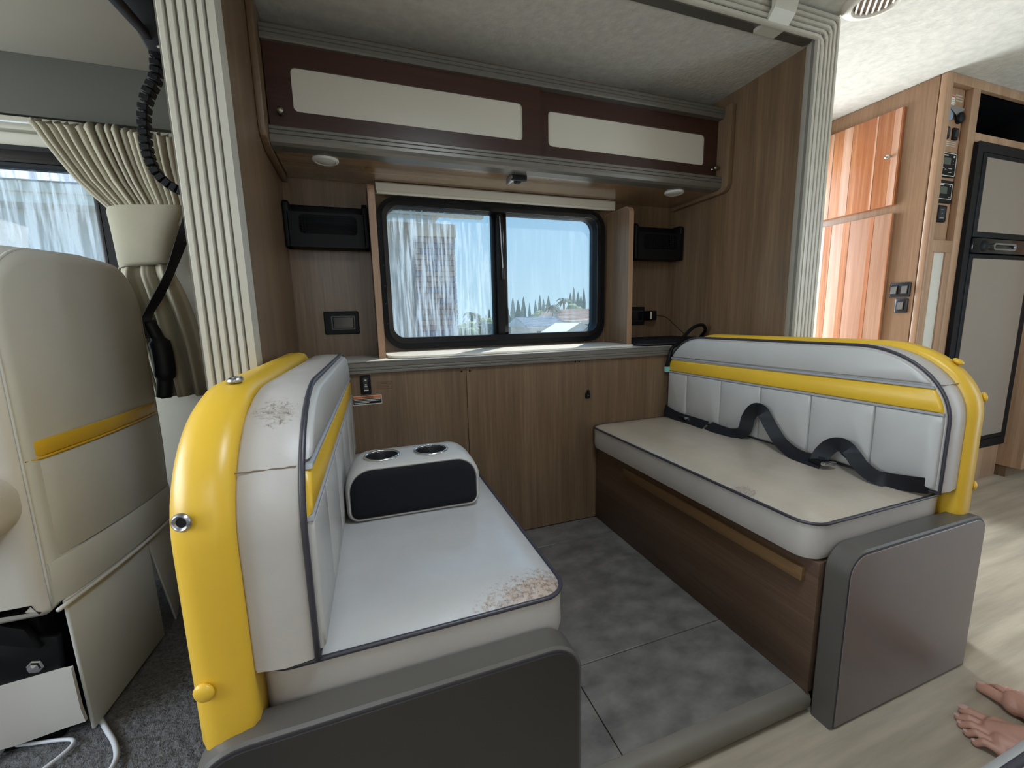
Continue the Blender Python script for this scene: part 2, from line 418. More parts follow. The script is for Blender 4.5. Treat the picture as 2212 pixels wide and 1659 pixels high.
kw = box('wall_knee', XL, XR, 1.70, 1.72, 0.065, 0.845, 'walnut', bev=0, kind=ST)
for a, b in ((XL + 0.001, 0.3935), (0.3955, XR - 0.001)):
    box('panel', a, b, 1.690, 1.702, 0.066, 0.845, 'walnut', kw, bev=0.001, seg=1)
for x in (0.375, 0.410, 0.905, 0.925):
    put('screw', G().lathe((x, 1.690, 0.828 if x < 0.5 else 0.838), (0, -1, 0), [(0.004, 0), (0.004, 0.001), (0.002, 0.002)], 10), 'black_plastic', kw)
# fascia around the slide-out opening
FL0, FL1, FR0, FR1, FT0 = -0.385, -0.279, 1.69, 1.80, 2.058
def u_path(o, r):
    a, b, t = FL0 + o, FR1 - o, ZC - 0.004 - o
    return [(a, 0.0)] + [(a + r + r * math.cos(math.radians(180 - k * 15)), t - r + r * math.sin(math.radians(180 - k * 15))) for k in range(7)] + \
           [(b - r + r * math.cos(math.radians(90 - k * 15)), t - r + r * math.sin(math.radians(90 - k * 15))) for k in range(7)] + [(b, 0.0)]
def sweep_u(o, hw, y0, y1, r):
    pts = [Vector(p) for p in u_path(o, r)]; loops = []
    for i, p in enumerate(pts):
        t = (pts[min(i + 1, len(pts) - 1)] - pts[max(0, i - 1)]).normalized(); nn = Vector((t.y, -t.x))
        a = p - nn * hw; b = p + nn * hw; c = p - nn * hw * 0.6; d = p + nn * hw * 0.6
        ym = y0 + (y1 - y0) * 0.45
        loops.append([(a.x, y1, a.y), (a.x, ym, a.y), (c.x, y0, c.y), (d.x, y0, d.y), (b.x, ym, b.y), (b.x, y1, b.y)])
    return G().loft(loops)
fas = put('trim_1', G().prism([(FL0, 0), (FL0, ZC - 0.004), (FR1, ZC - 0.004), (FR1, 0), (FR0, 0), (FR0, FT0), (FL1, FT0), (FL1, 0)][::-1], 'y', YF, YF + 0.022), 'fascia_groove', kind=ST)
fas['label'] = 'ribbed grey-beige frame around the slide-out opening'
for k in range(5):
    put('rib', sweep_u(0.012 + k * 0.0195, 0.0078, YF - 0.009, YF + 0.004, 0.014 + 0.004 * k), 'fascia', fas, smooth=30)
ret = G()
ret.loft([[(FL1 + 0.012, YF - 0.002, 0), (FL1 - 0.004, YF - 0.006, 0), (FL1 - 0.004, YF + 0.02, 0), (XL - 0.004, 1.31, 0), (XL + 0.004, 1.31, 0)], [(FL1 + 0.012, YF - 0.002, ZS - 0.01), (FL1 - 0.004, YF - 0.006, ZS - 0.01), (FL1 - 0.004, YF + 0.02, ZS), (XL - 0.004, 1.31, ZS), (XL + 0.004, 1.31, ZS)]])
put('return', ret, 'fascia', fas)
put('return', G().loft([[(FR0 - 0.003, YF - 0.004, z), (FR0 + 0.006, YF - 0.006, z), (FR0 + 0.012, YF + 0.02, z), (XR + 0.01, 1.325, z), (XR - 0.004, 1.325, z), (FR0 + 0.002, YF + 0.02, z)] for z in (0.0, 2.074)]), 'fascia', fas, smooth=30)
put('return', G().loft([[(x, YF - 0.004, FT0 - 0.003), (x, YF - 0.006, FT0 + 0.008), (x, YF + 0.02, FT0 + 0.012), (x, 1.325, ZS + 0.01), (x, 1.325, ZS - 0.006), (x, YF + 0.02, FT0 + 0.003)] for x in (FL1, FR0 + 0.02)]), 'edge_band', fas, smooth=30)
clipb = put('cover_clip', G().loft([[(x, YF - 0.05 + 0.0, ZC - 0.006), (x, YF - 0.034, 2.085), (x, YF - 0.004, 2.052), (x, YF + 0.05, 2.050), (x, YF + 0.05, 2.062), (x, YF + 0.0, 2.07), (x, YF - 0.02, 2.09), (x, YF - 0.02, ZC - 0.006)] for x in (1.425, 1.525)]), 'fascia', fas, smooth=20)
# main ceiling and the rest of the shell
g = G()          # with an added vent opening that lets overhead fill in
for b in ((-0.75, 0.30, -0.45, 2.12), (0.74, 4.7, -0.45, 2.12), (0.30, 0.74, -0.45, 0.03), (0.30, 0.74, 0.47, 2.12)): g.box(b[0], b[1], b[2], b[3], ZC, ZC + 0.04)
put('ceiling', g, 'headliner', kind=ST)
box('wall_rear', 4.66, 4.7, -0.45, 2.05, 0, ZC, 'wall_cream', bev=0, kind=ST)
g = G()
for b in ((1.80, 1.86, 0, ZC), (2.62, 4.7, 0, ZC), (1.86, 2.62, 0, 0.06), (1.86, 2.62, 1.95, ZC)): g.box(b[0], b[1], 2.03, 2.07, b[2], b[3])
g.box(-0.75, 1.80, 2.085, 2.105, 2.06, ZC)
put('wall_far', g, 'wall_cream', kind=ST)
# passenger side, with a small window and a door opening added for fill light
g = G(); y0, y1 = -0.49, -0.45
for b in ((-2.4, -0.55, 0, ZC), (-0.55, -0.10, 0, 1.28), (-0.55, -0.10, 1.72, ZC), (-0.10, 2.92, 0, ZC), (2.92, 3.80, 1.98, ZC), (3.80, 4.7, 0, ZC)):
    g.box(b[0], b[1], y0, y1, b[2], b[3])
put('wall_side', g, 'wall_cream', kind=ST)
# cab: roof bunk underside, side wall with window, dash side
box('ceiling_cab', -2.4, -0.42, -0.45, 2.0, 1.93, 1.97, 'bunk_cloth', bev=0.01, kind=ST)
box('ceiling_drop', -0.75, -0.70, -0.45, 2.0, 1.95, ZC + 0.02, 'bunk_cloth', bev=0, kind=ST)
CX0, CX1, CZ0, CZ1 = -1.70, -0.835, 1.02, 1.645
g = G()
for b in ((-2.4, CX0, -0.05, 1.95), (CX1, -0.30, -0.05, 1.95), (CX0, CX1, -0.05, CZ0), (CX0, CX1, CZ1, 1.95)):
    g.box(b[0], b[1], 2.0, 2.03, b[2], b[3])
put('wall_cab', g, 'cab_trim', kind=ST)
put('trim_2', G().prism([(1.950, 1.929), (2.0, 1.929), (2.0, 1.75), (1.968, 1.75), (1.962, 1.765), (1.950, 1.90)][::-1], 'x', -2.4, -0.40), 'bunk_band', smooth=40, kind=ST)
box('wall_windshield', -2.44, -2.40, -0.45, 2.03, -0.05, 0.85, 'bunk_band', bev=0, kind=ST)
box('trim_3', -2.4, -0.85, 1.965, 2.0, 1.70, 1.745, 'cab_trim', bev=0.008, kind=ST)

# dinette window
win = put('window_1', ring_frame(rrect(WX0, WX1, WZ0, WZ1, 0.095, 8), rrect(0.138, 1.215, 0.962, 1.552, 0.055, 8), 'y', YW - 0.022, YW + 0.055), 'black_plastic', smooth=35, kind=ST)
win['label'] = 'sliding window in a rounded black frame above the sill'
put('frame', ring_frame(rrect(0.118, 1.235, 0.935, 1.572, 0.07, 8), rrect(0.137, 1.216, 0.961, 1.553, 0.055, 8), 'y', YW - 0.030, YW - 0.018), 'black_gloss', win, smooth=35)
box('mullion', 0.655, 0.690, YW - 0.014, YW + 0.045, 0.955, 1.556, 'black_plastic', win, bev=0.004)
box('sash', 0.688, 0.712, YW - 0.004, YW + 0.045, 0.955, 1.556, 'black_gloss', win, bev=0.004)
box('sash', 0.640, 0.656, YW + 0.01, YW + 0.05, 0.955, 1.556, 'black_plastic', win, bev=0.003)
put('latch', G().tube([(0.672, YW - 0.018, 1.535), (0.676, YW - 0.021, 1.40), (0.682, YW - 0.020, 1.275)], 0.0035, 8), 'steel', win, smooth=60)
box('latch', 0.674, 0.692, YW - 0.028, YW - 0.010, 1.235, 1.29, 'dark_grey_plastic', win, bev=0.003)
for z in (1.20, 1.29, 1.12, 1.03):
    put('screw', G().lathe((0.112, YW - 0.022, z), (0, -1, 0), [(0.0035, 0), (0.003, 0.0015)], 8), 'dark_grey_plastic', win)
box('pane', 0.137, 0.660, YW + 0.030, YW + 0.033, 0.955, 1.556, 'glass_streaked', win, bev=0)
box('pane', 0.700, 1.217, YW + 0.020, YW + 0.023, 0.955, 1.556, 'glass_clear', win, bev=0)
# cab window
wc = put('window_2', ring_frame(rrect(CX0 - 0.01, CX1 + 0.01, CZ0 - 0.01, CZ1 + 0.012, 0.03, 5), rrect(CX0 + 0.03, CX1 - 0.022, CZ0 + 0.02, 1.590, 0.03, 5), 'y', 1.982, 2.035), 'black_plastic', smooth=35, kind=ST)
wc['label'] = 'cab side window partly covered by the tied curtain'
box('pane', CX0 + 0.02, CX1 - 0.015, 2.012, 2.015, CZ0 + 0.01, 1.60, 'glass_cab', wc, bev=0)
box('rail', CX0, CX1, 1.975, 1.985, 1.60, 1.640, 'black_gloss', wc, bev=0.004)
box('mullion', -0.872, -0.858, 1.98, 2.02, CZ0, 1.60, 'dark_grey_plastic', wc, bev=0.003)

# ================================================================== DINETTE BENCHES
def backrest_outline(ya=0.615, yb=1.680, z0=0.550, grow=0.0, zbot=None):
    ya -= grow; yb += grow; zt = 0.936 + grow
    top = arc(ya + 0.235, zt - 0.195, 0.235, 0.195, 180, 90, 14) + arc(yb - 0.20, zt - 0.165, 0.20, 0.165, 90, 0, 14)
    # slight crown along the top
    pts = [(y, z + 0.006 * math.sin(math.pi * min(1, max(0, (y - 0.85) / 0.63)))) for y, z in top]
    zb = z0 if zbot is None else zbot
    poly = [(ya, zb)] + pts + [(yb, zb)]
    return poly[::-1]            # counter-clockwise seen with y right, z up
def bench(name, label, s, xf, xb, panel, base_front, seat_mat, panel_mat, pos):
    """s = +1: the backrest is on the +x side of the seat (rear bench), s = -1: mirrored"""
    t = E_at(name, pos, label, 'bench')
    X = lambda d: xb + s * d           # distance behind the backrest front
    # base
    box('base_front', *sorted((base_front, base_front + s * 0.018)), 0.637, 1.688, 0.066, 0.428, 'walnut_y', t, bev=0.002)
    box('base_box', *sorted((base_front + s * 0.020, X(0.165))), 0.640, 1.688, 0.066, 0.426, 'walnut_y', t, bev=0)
    # end panel with its edge band and dark groove
    px0, px1 = panel
    out = rrect(px0, px1, 0.0, 0.476, 0.062, 8, (0.0, 0.0, 0.055, 0.062) if s > 0 else (0.0, 0.0, 0.062, 0.075))
    put('edge_band', slab(out, 'y', [(0.583, 0.004), (0.587, 0.0), (0.632, 0.0), (0.636, 0.004)]), 'edge_band', t, smooth=30)
    put('groove', slab(out, 'y', [(0.5822, 0.006), (0.5842, 0.006)]), 'piping_dark', t)
    put('end_panel', slab(out, 'y', [(0.5808, 0.0105), (0.5800, 0.013), (0.5800, 0.02)]) if False else slab(out, 'y', [(0.586, 0.0095), (0.5812, 0.0095), (0.5805, 0.011)]), panel_mat, t, smooth=20)
    # seat cushion
    c0, c1 = sorted((xf, X(0.095)))
    CR = 0.05; foot = rrect(c0, c1, 0.640, 1.686, CR, 8)
    def crown(p, k): return p
    fr = dens(foot, 0.05)
    lv = [(0.430, 0.012), (0.434, 0.004), (0.455, -0.001), (0.49, 0.0), (0.515, -0.001), (0.527, 0.0)]
    g = G().loft([[(p[0], p[1], z) for p in inset(fr, d)] for z, d in lv], cap=True)
    put('seat_boxing', g, 'vinyl_grey', t, smooth=50)
    # top with a soft crown: grid clipped to the rounded rectangle
    g = G(); NX, NY = 20, 40; rnd = random.Random(5 + s)
    for j in range(NY + 1):
        for i in range(NX + 1):
            u = i / NX; v = j / NY; x = c0 + (c1 - c0) * u; y = 0.640 + 1.046 * v
            du = min(u, 1 - u) * (c1 - c0); dv = min(v, 1 - v) * 1.046
            if du < CR and dv < CR:      # round the corners
                q = Vector((CR - du, CR - dv)); L = q.length
                if L > CR:
                    k = CR / L; ddu = CR - q.x * k; ddv = CR - q.y * k
                    x += (ddu - du) * (1 if u < 0.5 else -1); y += (ddv - dv) * (1 if v < 0.5 else -1); du, dv = ddu, ddv
                    e = 0.0
                else: e = CR - L
            else: e = min(du, dv)
            h = 0.020 * (1 - math.exp(-e / 0.028)) + 0.006 * math.sin(math.pi * u) * math.sin(math.pi * v) + (0.0015 * (rnd.random() - 0.5) if e > 0.01 else 0)
            g.v.append((x, y, 0.5275 + h))
    for j in range(NY):
        for i in range(NX):
            a = j * (NX + 1) + i; g.f.append((a, a + 1, a + NX + 2, a + NX + 1))
    put('seat_top', g, seat_mat, t, smooth=180, sub=1)
    put('piping', G().tube([(p[0], p[1], 0.5285) for p in inset(dens(foot, 0.06), -0.001)], 0.0042, 8, closed=True), 'piping_dark', t, smooth=180)
    # backrest
    ol = backrest_outline()
    xs_ = lambda d: xb + s * d
    body = slab(ol, 'x', [(xs_(0.004), 0.006), (xs_(0.012), 0.0), (xs_(0.05), -0.002), (xs_(0.085), 0.001), (xs_(0.092), 0.008)])
    put('back_cushion', body, 'vinyl_grey' if s > 0 else 'gusset_worn', t, smooth=45)
    put('seam', G().tube([(xs_(0.012 + 0.0076 * k), 0.6443 + 0.0002 * math.sin(k * 1.7), 0.838 + 0.0006 * math.sin(k * 2.1)) for k in range(11)], 0.0009, 6), 'bark', t)
    put('piping', G().tube([(xs_(0.006), y, z) for y, z in inset(dens(ol[:], 0.05), -0.0005)], 0.0045, 8, closed=True), 'piping_dark', t, smooth=180)
    fo = inset(ol, 0.007)
    def puff(nm, poly, mat, th, ins=0.0012, r=0.006):
        poly = dens(inset(simp(poly, 0.012), ins), 0.03)
        # three loops then a domed cap
        x0 = xs_(0.010)
        lv = [(x0, 0.0), (xs_(0.004 - th * 0.4), 0.0004), (xs_(0.004 - th * 0.85), r * 0.5), (xs_(0.004 - th), r)]
        return put(nm, slab(poly, 'x', lv), mat, t, smooth=55)
    Z1, Z2 = 0.766, 0.831
    up = clip(fo, 0, -1, -(Z2 + 0.004)); puff('upper_panel', up, 'vinyl_panel', 0.010)
    puff('stripe', clip(clip(fo, 0, 1, Z2), 0, -1, -Z1), 'yellow', 0.009)
    for zz in (Z1 - 0.002, Z2 + 0.002):
        seg = clip(clip(fo, 0, 1, zz + 0.0035), 0, -1, -(zz - 0.0035))
        put('stitch_band', slab(seg, 'x', [(xs_(0.01), 0.0), (xs_(-0.005), 0.0), (xs_(-0.0065), 0.001)]), 'piping_grey', t, smooth=40)
    seams = [0.60, 0.780, 0.969, 1.160, 1.349, 1.547, 1.70]
    low = clip(fo, 0, 1, Z1 - 0.005)
    for a, b in zip(seams[:-1], seams[1:]):
        puff('lower_panel', clip(clip(low, -1, 0, -a), 1, 0, b), 'vinyl_panel', 0.010, 0.0008, 0.006)
    # yellow back shell
    yo = backrest_outline(grow=0.010, zbot=0.440)
    put('yellow_back', slab(dens(yo, 0.05), 'x', [(xs_(0.088), 0.012), (xs_(0.094), 0.002), (xs_(0.110), -0.002), (xs_(0.135), -0.001), (xs_(0.152), 0.006), (xs_(0.163), 0.020), (xs_(0.168), 0.05)]), 'yellow', t, smooth=50)
    return t
def button(parent, c, ax, mat, r=0.0135):
    put('button', G().lathe(c, ax, [(r * 0.6, -0.004), (r, 0.0), (r, 0.003), (r * 0.8, 0.006), (r * 0.4, 0.0078), (0.001, 0.008)], 16), mat, parent, smooth=60)
def stud(parent, c, ax):
    b = put('stud', G().lathe(c, ax, [(0.008, -0.004), (0.0125, 0.0), (0.0125, 0.002), (0.0095, 0.005), (0.0075, 0.004), (0.006, 0.001), (0.001, 0.0)], 18), 'steel', parent, smooth=60, label='metal snap stud')
    put('socket', G().lathe(Vector(c) + Vector(ax).normalized() * 0.001, ax, [(0.006, 0), (0.006, 0.0012), (0.002, 0.0013)], 12), 'black_plastic', b)
rear = bench('dinette_bench', 'cream dinette bench with yellow stripe, facing the cup holder across the aisle', 1, 0.985, 1.420, (1.030, 1.600), 1.015, 'seat_worn_rear', 'laminate_lit', (1.3, 1.15, 0))
front = bench('dinette_bench', 'worn cream dinette bench carrying the cup holder, yellow back toward the cab', -1, 0.330, -0.092, (-0.268, 0.327), 0.312, 'seat_worn_front', 'laminate_shaded', (0.05, 1.15, 0))
for ch in front.children:      # the front backrest leans in a little toward the window end
    if ch.name.split('.')[0] in ('back_cushion', 'upper_panel', 'stripe', 'stitch_band', 'lower_panel') or (ch.name.startswith('piping') and max(v.co.z for v in ch.data.vertices) > 0.7):
        for v in ch.data.vertices: v.co.x += 0.030 * max(0, min(1, (v.co.y - 0.60) / 1.06)) * max(0, min(1, (-0.06 - v.co.x + 0.12) / 0.09))
# wooden grab strip on the rear bench front
put('grab_strip', slab(rrect(0.668, 1.442, 0.362, 0.402, 0.006, 3), 'x', [(1.016, 0), (1.002, 0.001), (1.000, 0.004)]), 'oak_strip', rear, smooth=40)
for c, a in (((1.548, 0.668, 0.893), (0.1, -0.5, 0.8)), ((1.574, 0.6185, 0.800), (0.6, -0.8, 0.15)), ((1.575, 0.6125, 0.551), (0.6, -0.8, 0))):
    button(rear, c, a, 'yellow')
button(front, (-0.236, 0.604, 0.553), (-0.25, -1, 0.0), 'yellow')
stud(front, (-0.232, 0.604, 0.796), (-0.25, -1, 0.05)); stud(front, (-0.205, 0.80, 0.949), (-0.1, -0.15, 1))

# cup holder pillow on the front bench
cup = E_at('cup_holder', (0.10, 1.10, 0.553), 'grey vinyl cup holder block with two steel cups and a black end', 'cup holder')
def cupholder():
    prof = rrect(-0.066, 0.266, 0.552, 0.693, 0.055, 8, (0.03, 0.03, 0.062, 0.062))
    prof = dens(prof, 0.03)
    # cup wells: body with two holes cut by boolean-free construction (rings on top)
    body = slab(prof, 'y', [(1.028, 0.006), (1.034, 0.0), (1.08, -0.002), (1.14, -0.001), (1.172, 0.002), (1.182, 0.012), (1.184, 0.03)])
    b = put('body', body, 'vinyl_panel', cup, smooth=50)
    for cx in (0.024, 0.150):
        cut = put('cut', G().lathe((cx, 1.098, 0.60), (0, 0, 1), [(0.0415, 0), (0.0415, 0.2)], 32), 'steel')
        md = b.modifiers.new('well', 'BOOLEAN'); md.operation = 'DIFFERENCE'; md.object = cut; md.solver = 'EXACT'
        dg = bpy.context.evaluated_depsgraph_get(); me = bpy.data.meshes.new_from_object(b.evaluated_get(dg))
        b.modifiers.clear(); b.data = me; bpy.data.objects.remove(cut)
        c = put('cup', G().loft([[(cx + r * math.cos(k * math.pi / 18), 1.098 + r * math.sin(k * math.pi / 18), z) for k in range(36)] for r, z in ((0.0405, 0.60), (0.0405, 0.693), (0.0395, 0.693), (0.0385, 0.608), (0.002, 0.606))], cap=False), 'steel', cup, smooth=40)
        put('rim', G().tube([(cx + 0.0425 * math.cos(k * math.pi / 18), 1.098 + 0.0425 * math.sin(k * math.pi / 18), 0.6955) for k in range(36)], 0.0035, 8, closed=True), 'chrome', c, smooth=180)
    me = b.data
    me.polygons.foreach_set('use_smooth', [True] * len(me.polygons)); me.set_sharp_from_angle(angle=math.radians(45))
    put('end_face', slab(inset(prof, 0.010), 'y', [(1.031, 0.0), (1.024, 0.001), (1.020, 0.006), (1.018, 0.02)]), 'black_fabric', cup, smooth=60)
    put('piping', G().tube([(x, 1.0285, z) for x, z in inset(prof, 0.007)], 0.003, 8, closed=True), 'vinyl_panel', cup, smooth=180)
    put('piping', G().tube([(x, 1.181, z) for x, z in inset(prof, 0.010)], 0.003, 8, closed=True), 'vinyl_panel', cup, smooth=180)
cupholder()
cup.rotation_euler = (0, 0, math.radians(-1.5))

# seat belts on the rear bench
def belt(label, pts, wid, group, buckle=None):
    e = E_at('seat_belt', pts[0], label, 'seat belt', group)
    P = smooth_path([Vector(p) + Vector((-0.012, 0, 0.001)) for p in pts], 7); Wd = smooth_path(wid, 7); prev = None
    for i in range(len(P)):       # the webbing mostly turns its flat side to the aisle
        tt = (P[min(i + 1, len(P) - 1)] - P[max(0, i - 1)]).normalized(); c = tt.cross(Vector((0.75, 0.6, -0.3))).normalized()
        ref = prev if prev is not None else Wd[i]
        if c.dot(ref) < 0: c = -c
        Wd[i] = (c * 0.65 + Wd[i].normalized() * (0.35 if Wd[i].dot(c) > 0 else -0.35)).normalized(); prev = c
    put('webbing', G().ribbon(P, [w.normalized() * 0.0235 for w in Wd], 0.0011), 'belt', e, smooth=60)
    if buckle:
        c, rot, sx, sy, sz = buckle
        g = G().box(-sx, sx, -sy, sy, -sz, sz)
        b = put('buckle', g, 'black_plastic', e, bev=0.004); b.matrix_basis = Matrix.Translation(c) @ rot
        g2 = G().box(-sx * 1.02, -sx * 0.55, -sy * 1.02, sy * 1.02, -sz * 0.6, sz * 1.15)
        k = put('tongue', g2, 'chrome', b, bev=0.002)
    return e
Rz = lambda a: Matrix.Rotation(math.radians(a), 4, 'Z')
Ry = lambda a: Matrix.Rotation(math.radians(a), 4, 'Y')
Rx = lambda a: Matrix.Rotation(math.radians(a), 4, 'X')
SB = 'lap belts on the rear bench'
belt('short black lap belt lying in the corner by the wall', [(1.405, 1.665, 0.575), (1.392, 1.60, 0.566), (1.385, 1.53, 0.5625), (1.380, 1.44, 0.5625), (1.375, 1.37, 0.564)],
     [(-0.8, 0, 0.6), (-0.9, 0, 0.4), (-1, 0.1, 0.05), (-1, 0.2, 0.05), (-1, 0.1, 0.3)], SB, ((1.382, 1.51, 0.568), Rz(90), 0.028, 0.020, 0.005))
belt('black lap belt with a raised loop against the backrest', [(1.385, 1.36, 0.566), (1.37, 1.29, 0.5635), (1.375, 1.225, 0.5645), (1.385, 1.185, 0.585), (1.392, 1.175, 0.640), (1.395, 1.150, 0.678), (1.393, 1.115, 0.672), (1.390, 1.075, 0.625), (1.382, 1.03, 0.585), (1.360, 0.965, 0.566), (1.345, 0.90, 0.5625), (1.345, 0.86, 0.564)],
     [(-1, 0.2, 0.2), (-0.9, 0.2, 0.05), (-0.9, 0.4, 0.1), (-0.7, 0.7, 0.1), (-0.6, 0.75, 0.0), (-0.75, 0.3, 0.4), (-0.6, 0.0, 0.8), (-0.5, 0.35, 0.75), (-0.7, 0.3, 0.6), (-0.9, 0.2, 0.2), (-1, 0.1, 0.1), (-1, 0, 0.1)], SB, ((1.343, 0.868, 0.5685), Rz(82), 0.030, 0.022, 0.006))
belt('black lap belt curling over near the open end of the bench', [(1.350, 0.875, 0.566), (1.372, 0.878, 0.590), (1.385, 0.862, 0.618), (1.388, 0.835, 0.626), (1.385, 0.805, 0.612), (1.380, 0.775, 0.585), (1.372, 0.74, 0.569), (1.372, 0.71, 0.5645), (1.392, 0.672, 0.5645), (1.430, 0.640, 0.562)],
     [(-0.8, 0.5, 0.0), (-0.6, 0.75, 0.1), (-0.7, 0.6, 0.2), (-0.6, 0.1, 0.7), (-0.5, 0.3, 0.75), (-0.6, 0.3, 0.6), (-0.8, 0.1, 0.5), (-0.9, 0, 0.3), (-0.7, 0, 0.4), (-0.7, 0, 0.4)], SB)

# ------------------------------------------------------------------ sill, dividers, shade
sill = E_at('window_sill', (0.73, 1.86, 0.845), 'pale shelf running under the window with a ribbed metal edge', 'sill')
box('shelf', XL + 0.001, XR - 0.001, 1.690, YW - 0.001, 0.848, 0.887, 'sill_top', sill, bev=0.001)
put('metal_edge', G().prism([(1.690, 0.846), (1.672, 0.846), (1.672, 0.853), (1.674, 0.856), (1.672, 0.859), (1.672, 0.864), (1.674, 0.867), (1.672, 0.870), (1.672, 0.884), (1.676, 0.888), (1.690, 0.888)][::-1], 'x', -0.085, 1.425), 'silver_trim', sill, smooth=20)
board = put('sill_board', slab(rrect(0.090, 1.272, 1.745, YW - 0.003, 0.03, 8, (0.10, 0.03, 0.0, 0.0)), 'z', [(0.8885, 0.002), (0.890, 0.0), (0.897, 0.0), (0.899, 0.002)]), 'sill_top', smooth=30)
tag(board, 'thin white board with a rounded corner lying on the sill', 'board')
for nm, x0, x1, zt, lab in (('window_divider', 0.058, 0.085, 1.585, 'upright wood divider next to the streaked pane'), ('window_divider', 1.279, 1.306, 1.577, 'upright wood divider next to the clear pane')):
    e = E_at(nm, ((x0 + x1) / 2, 1.94, 0.888), lab, 'divider', 'wood dividers beside the window')
    prof = rrect(1.832, YW - 0.001, 0.888, zt, 0.0, 6, (0, 0, 0, 0.035))
    put('board', G().prism(prof, 'x', x0 + 0.001, x1 - 0.001), 'walnut', e)
    put('edge_strip', ring_frame(inset(dens(prof, 0.05), -0.0008), inset(dens(prof, 0.05), 0.001), 'x', x0, x1), 'light_oak', e)
sh = E_at('roller_shade', (0.70, 2.01, 1.60), 'rolled-up cream roller shade above the window', 'shade')
put('cassette', G().prism([(1.985, 1.603), (1.985, 1.632), (1.992, 1.6385), (2.045, 1.6385), (2.045, 1.600), (1.995, 1.598)][::-1], 'x', 0.098, 1.296), 'shade_white', sh, smooth=40)
put('bottom_roll', G().lathe((0.100, 1.994, 1.598), (1, 0, 0), [(0.006, 0), (0.0085, 0.002), (0.0085, 1.198), (0.006, 1.20)], 16), 'shade_white', sh, smooth=40)
box('end_cap', 1.294, 1.300, 1.986, 2.044, 1.599, 1.637, 'lamp_white', sh, bev=0.002)
# mesh pockets
def pocket(x0, x1, z0, z1, label):
    e = E_at('storage_pocket', ((x0 + x1) / 2, 2.0, z0), label, 'pocket', 'black wall pockets beside the window')
    box('back_plate', x0, x1, YW - 0.008, YW - 0.001, z0, z1, 'black_plastic', e, bev=0.003)
    box('bottom', x0, x1, 1.965, YW - 0.006, z0, z0 + 0.012, 'black_plastic', e, bev=0.004)
    for a in (x0, x1 - 0.022): put('end_bracket', G().prism([(1.962, z0), (1.962, z1 - 0.012), (1.975, z1), (YW - 0.006, z1), (YW - 0.006, z0)][::-1], 'x', a, a + 0.022), 'black_plastic', e, bev=0.004)
    fr = put('front_frame', ring_frame(rrect(x0 + 0.015, x1 - 0.015, z0, z1 - 0.045, 0.004, 4), rrect(x0 + 0.055, x1 - 0.045, z0 + 0.052, z1 - 0.055, 0.018, 4), 'y', 1.962, 1.968), 'black_plastic', e, smooth=30)
    g = G(); nx = int((x1 - x0 - 0.1) / 0.011); nz = int((z1 - z0 - 0.107) / 0.011)
    for i in range(nx + 1):
        x = x0 + 0.055 + i * 0.011; g.box(x, x + 0.002, 1.964, 1.966, z0 + 0.05, z1 - 0.053)
    for j in range(nz + 1):
        z = z0 + 0.052 + j * 0.011; g.box(x0 + 0.053, x1 - 0.043, 1.9645, 1.9665, z, z + 0.002)
    tag(put('netting', g, 'black_fabric', e), None, None, None, 'stuff')
pocket(XL + 0.002, 0.056, 1.352, 1.535, 'black net pocket on the wall left of the streaked pane')
pocket(1.412, XR - 0.004, 1.345, 1.530, 'black net pocket on the wall above the charger plug')
# outlets
def outlet(x0, x1, z0, z1, label):
    e = E_at('wall_outlet', ((x0 + x1) / 2, YW, z0), label, 'outlet')
    put('plate', slab(rrect(x0, x1, z0, z1, 0.006, 4), 'y', [(YW - 0.0005, 0), (YW - 0.006, 0.0), (YW - 0.009, 0.003)]), 'black_plastic', e, smooth=40)
    w = x1 - x0; h = z1 - z0
    put('socket_frame', ring_frame(rrect(x0 + w * 0.2, x1 - w * 0.12, z0 + h * 0.2, z1 - h * 0.2, 0.004, 4), rrect(x0 + w * 0.24, x1 - w * 0.15, z0 + h * 0.25, z1 - h * 0.25, 0.003, 4), 'y', YW - 0.011, YW - 0.008), 'dark_grey_plastic', e)
    put('socket', slab(rrect(x0 + w * 0.25, x1 - w * 0.16, z0 + h * 0.26, z1 - h * 0.26, 0.003, 4), 'y', [(YW - 0.008, 0), (YW - 0.0095, 0.0), (YW - 0.010, 0.002)]), 'black_gloss', e)
outlet(-0.158, -0.012, 0.988, 1.090, 'black outlet plate above the front bench')
outlet(1.425, 1.545, 0.988, 1.090, 'black outlet plate behind the charger plug')
ch = E_at('charger', (1.56, 2.03, 1.04), 'black plug-in charger with a pale label and thin wire', 'charger')
box('body', 1.535, 1.585, 1.985, 2.038, 1.012, 1.066, 'black_plastic', ch, bev=0.006)
box('sticker', 1.5385, 1.5495, 1.9838, 1.9855, 1.020, 1.060, 'white_print', ch, bev=0)
put('wire', G().tube(smooth_path([(1.584, 2.0, 1.042), (1.61, 1.985, 1.035), (1.64, 1.97, 1.025), (1.675, 1.93, 0.975), (1.70, 1.88, 0.925), (1.69, 1.83, 0.899)], 6), 0.0022, 6), 'black_plastic', ch, smooth=180)
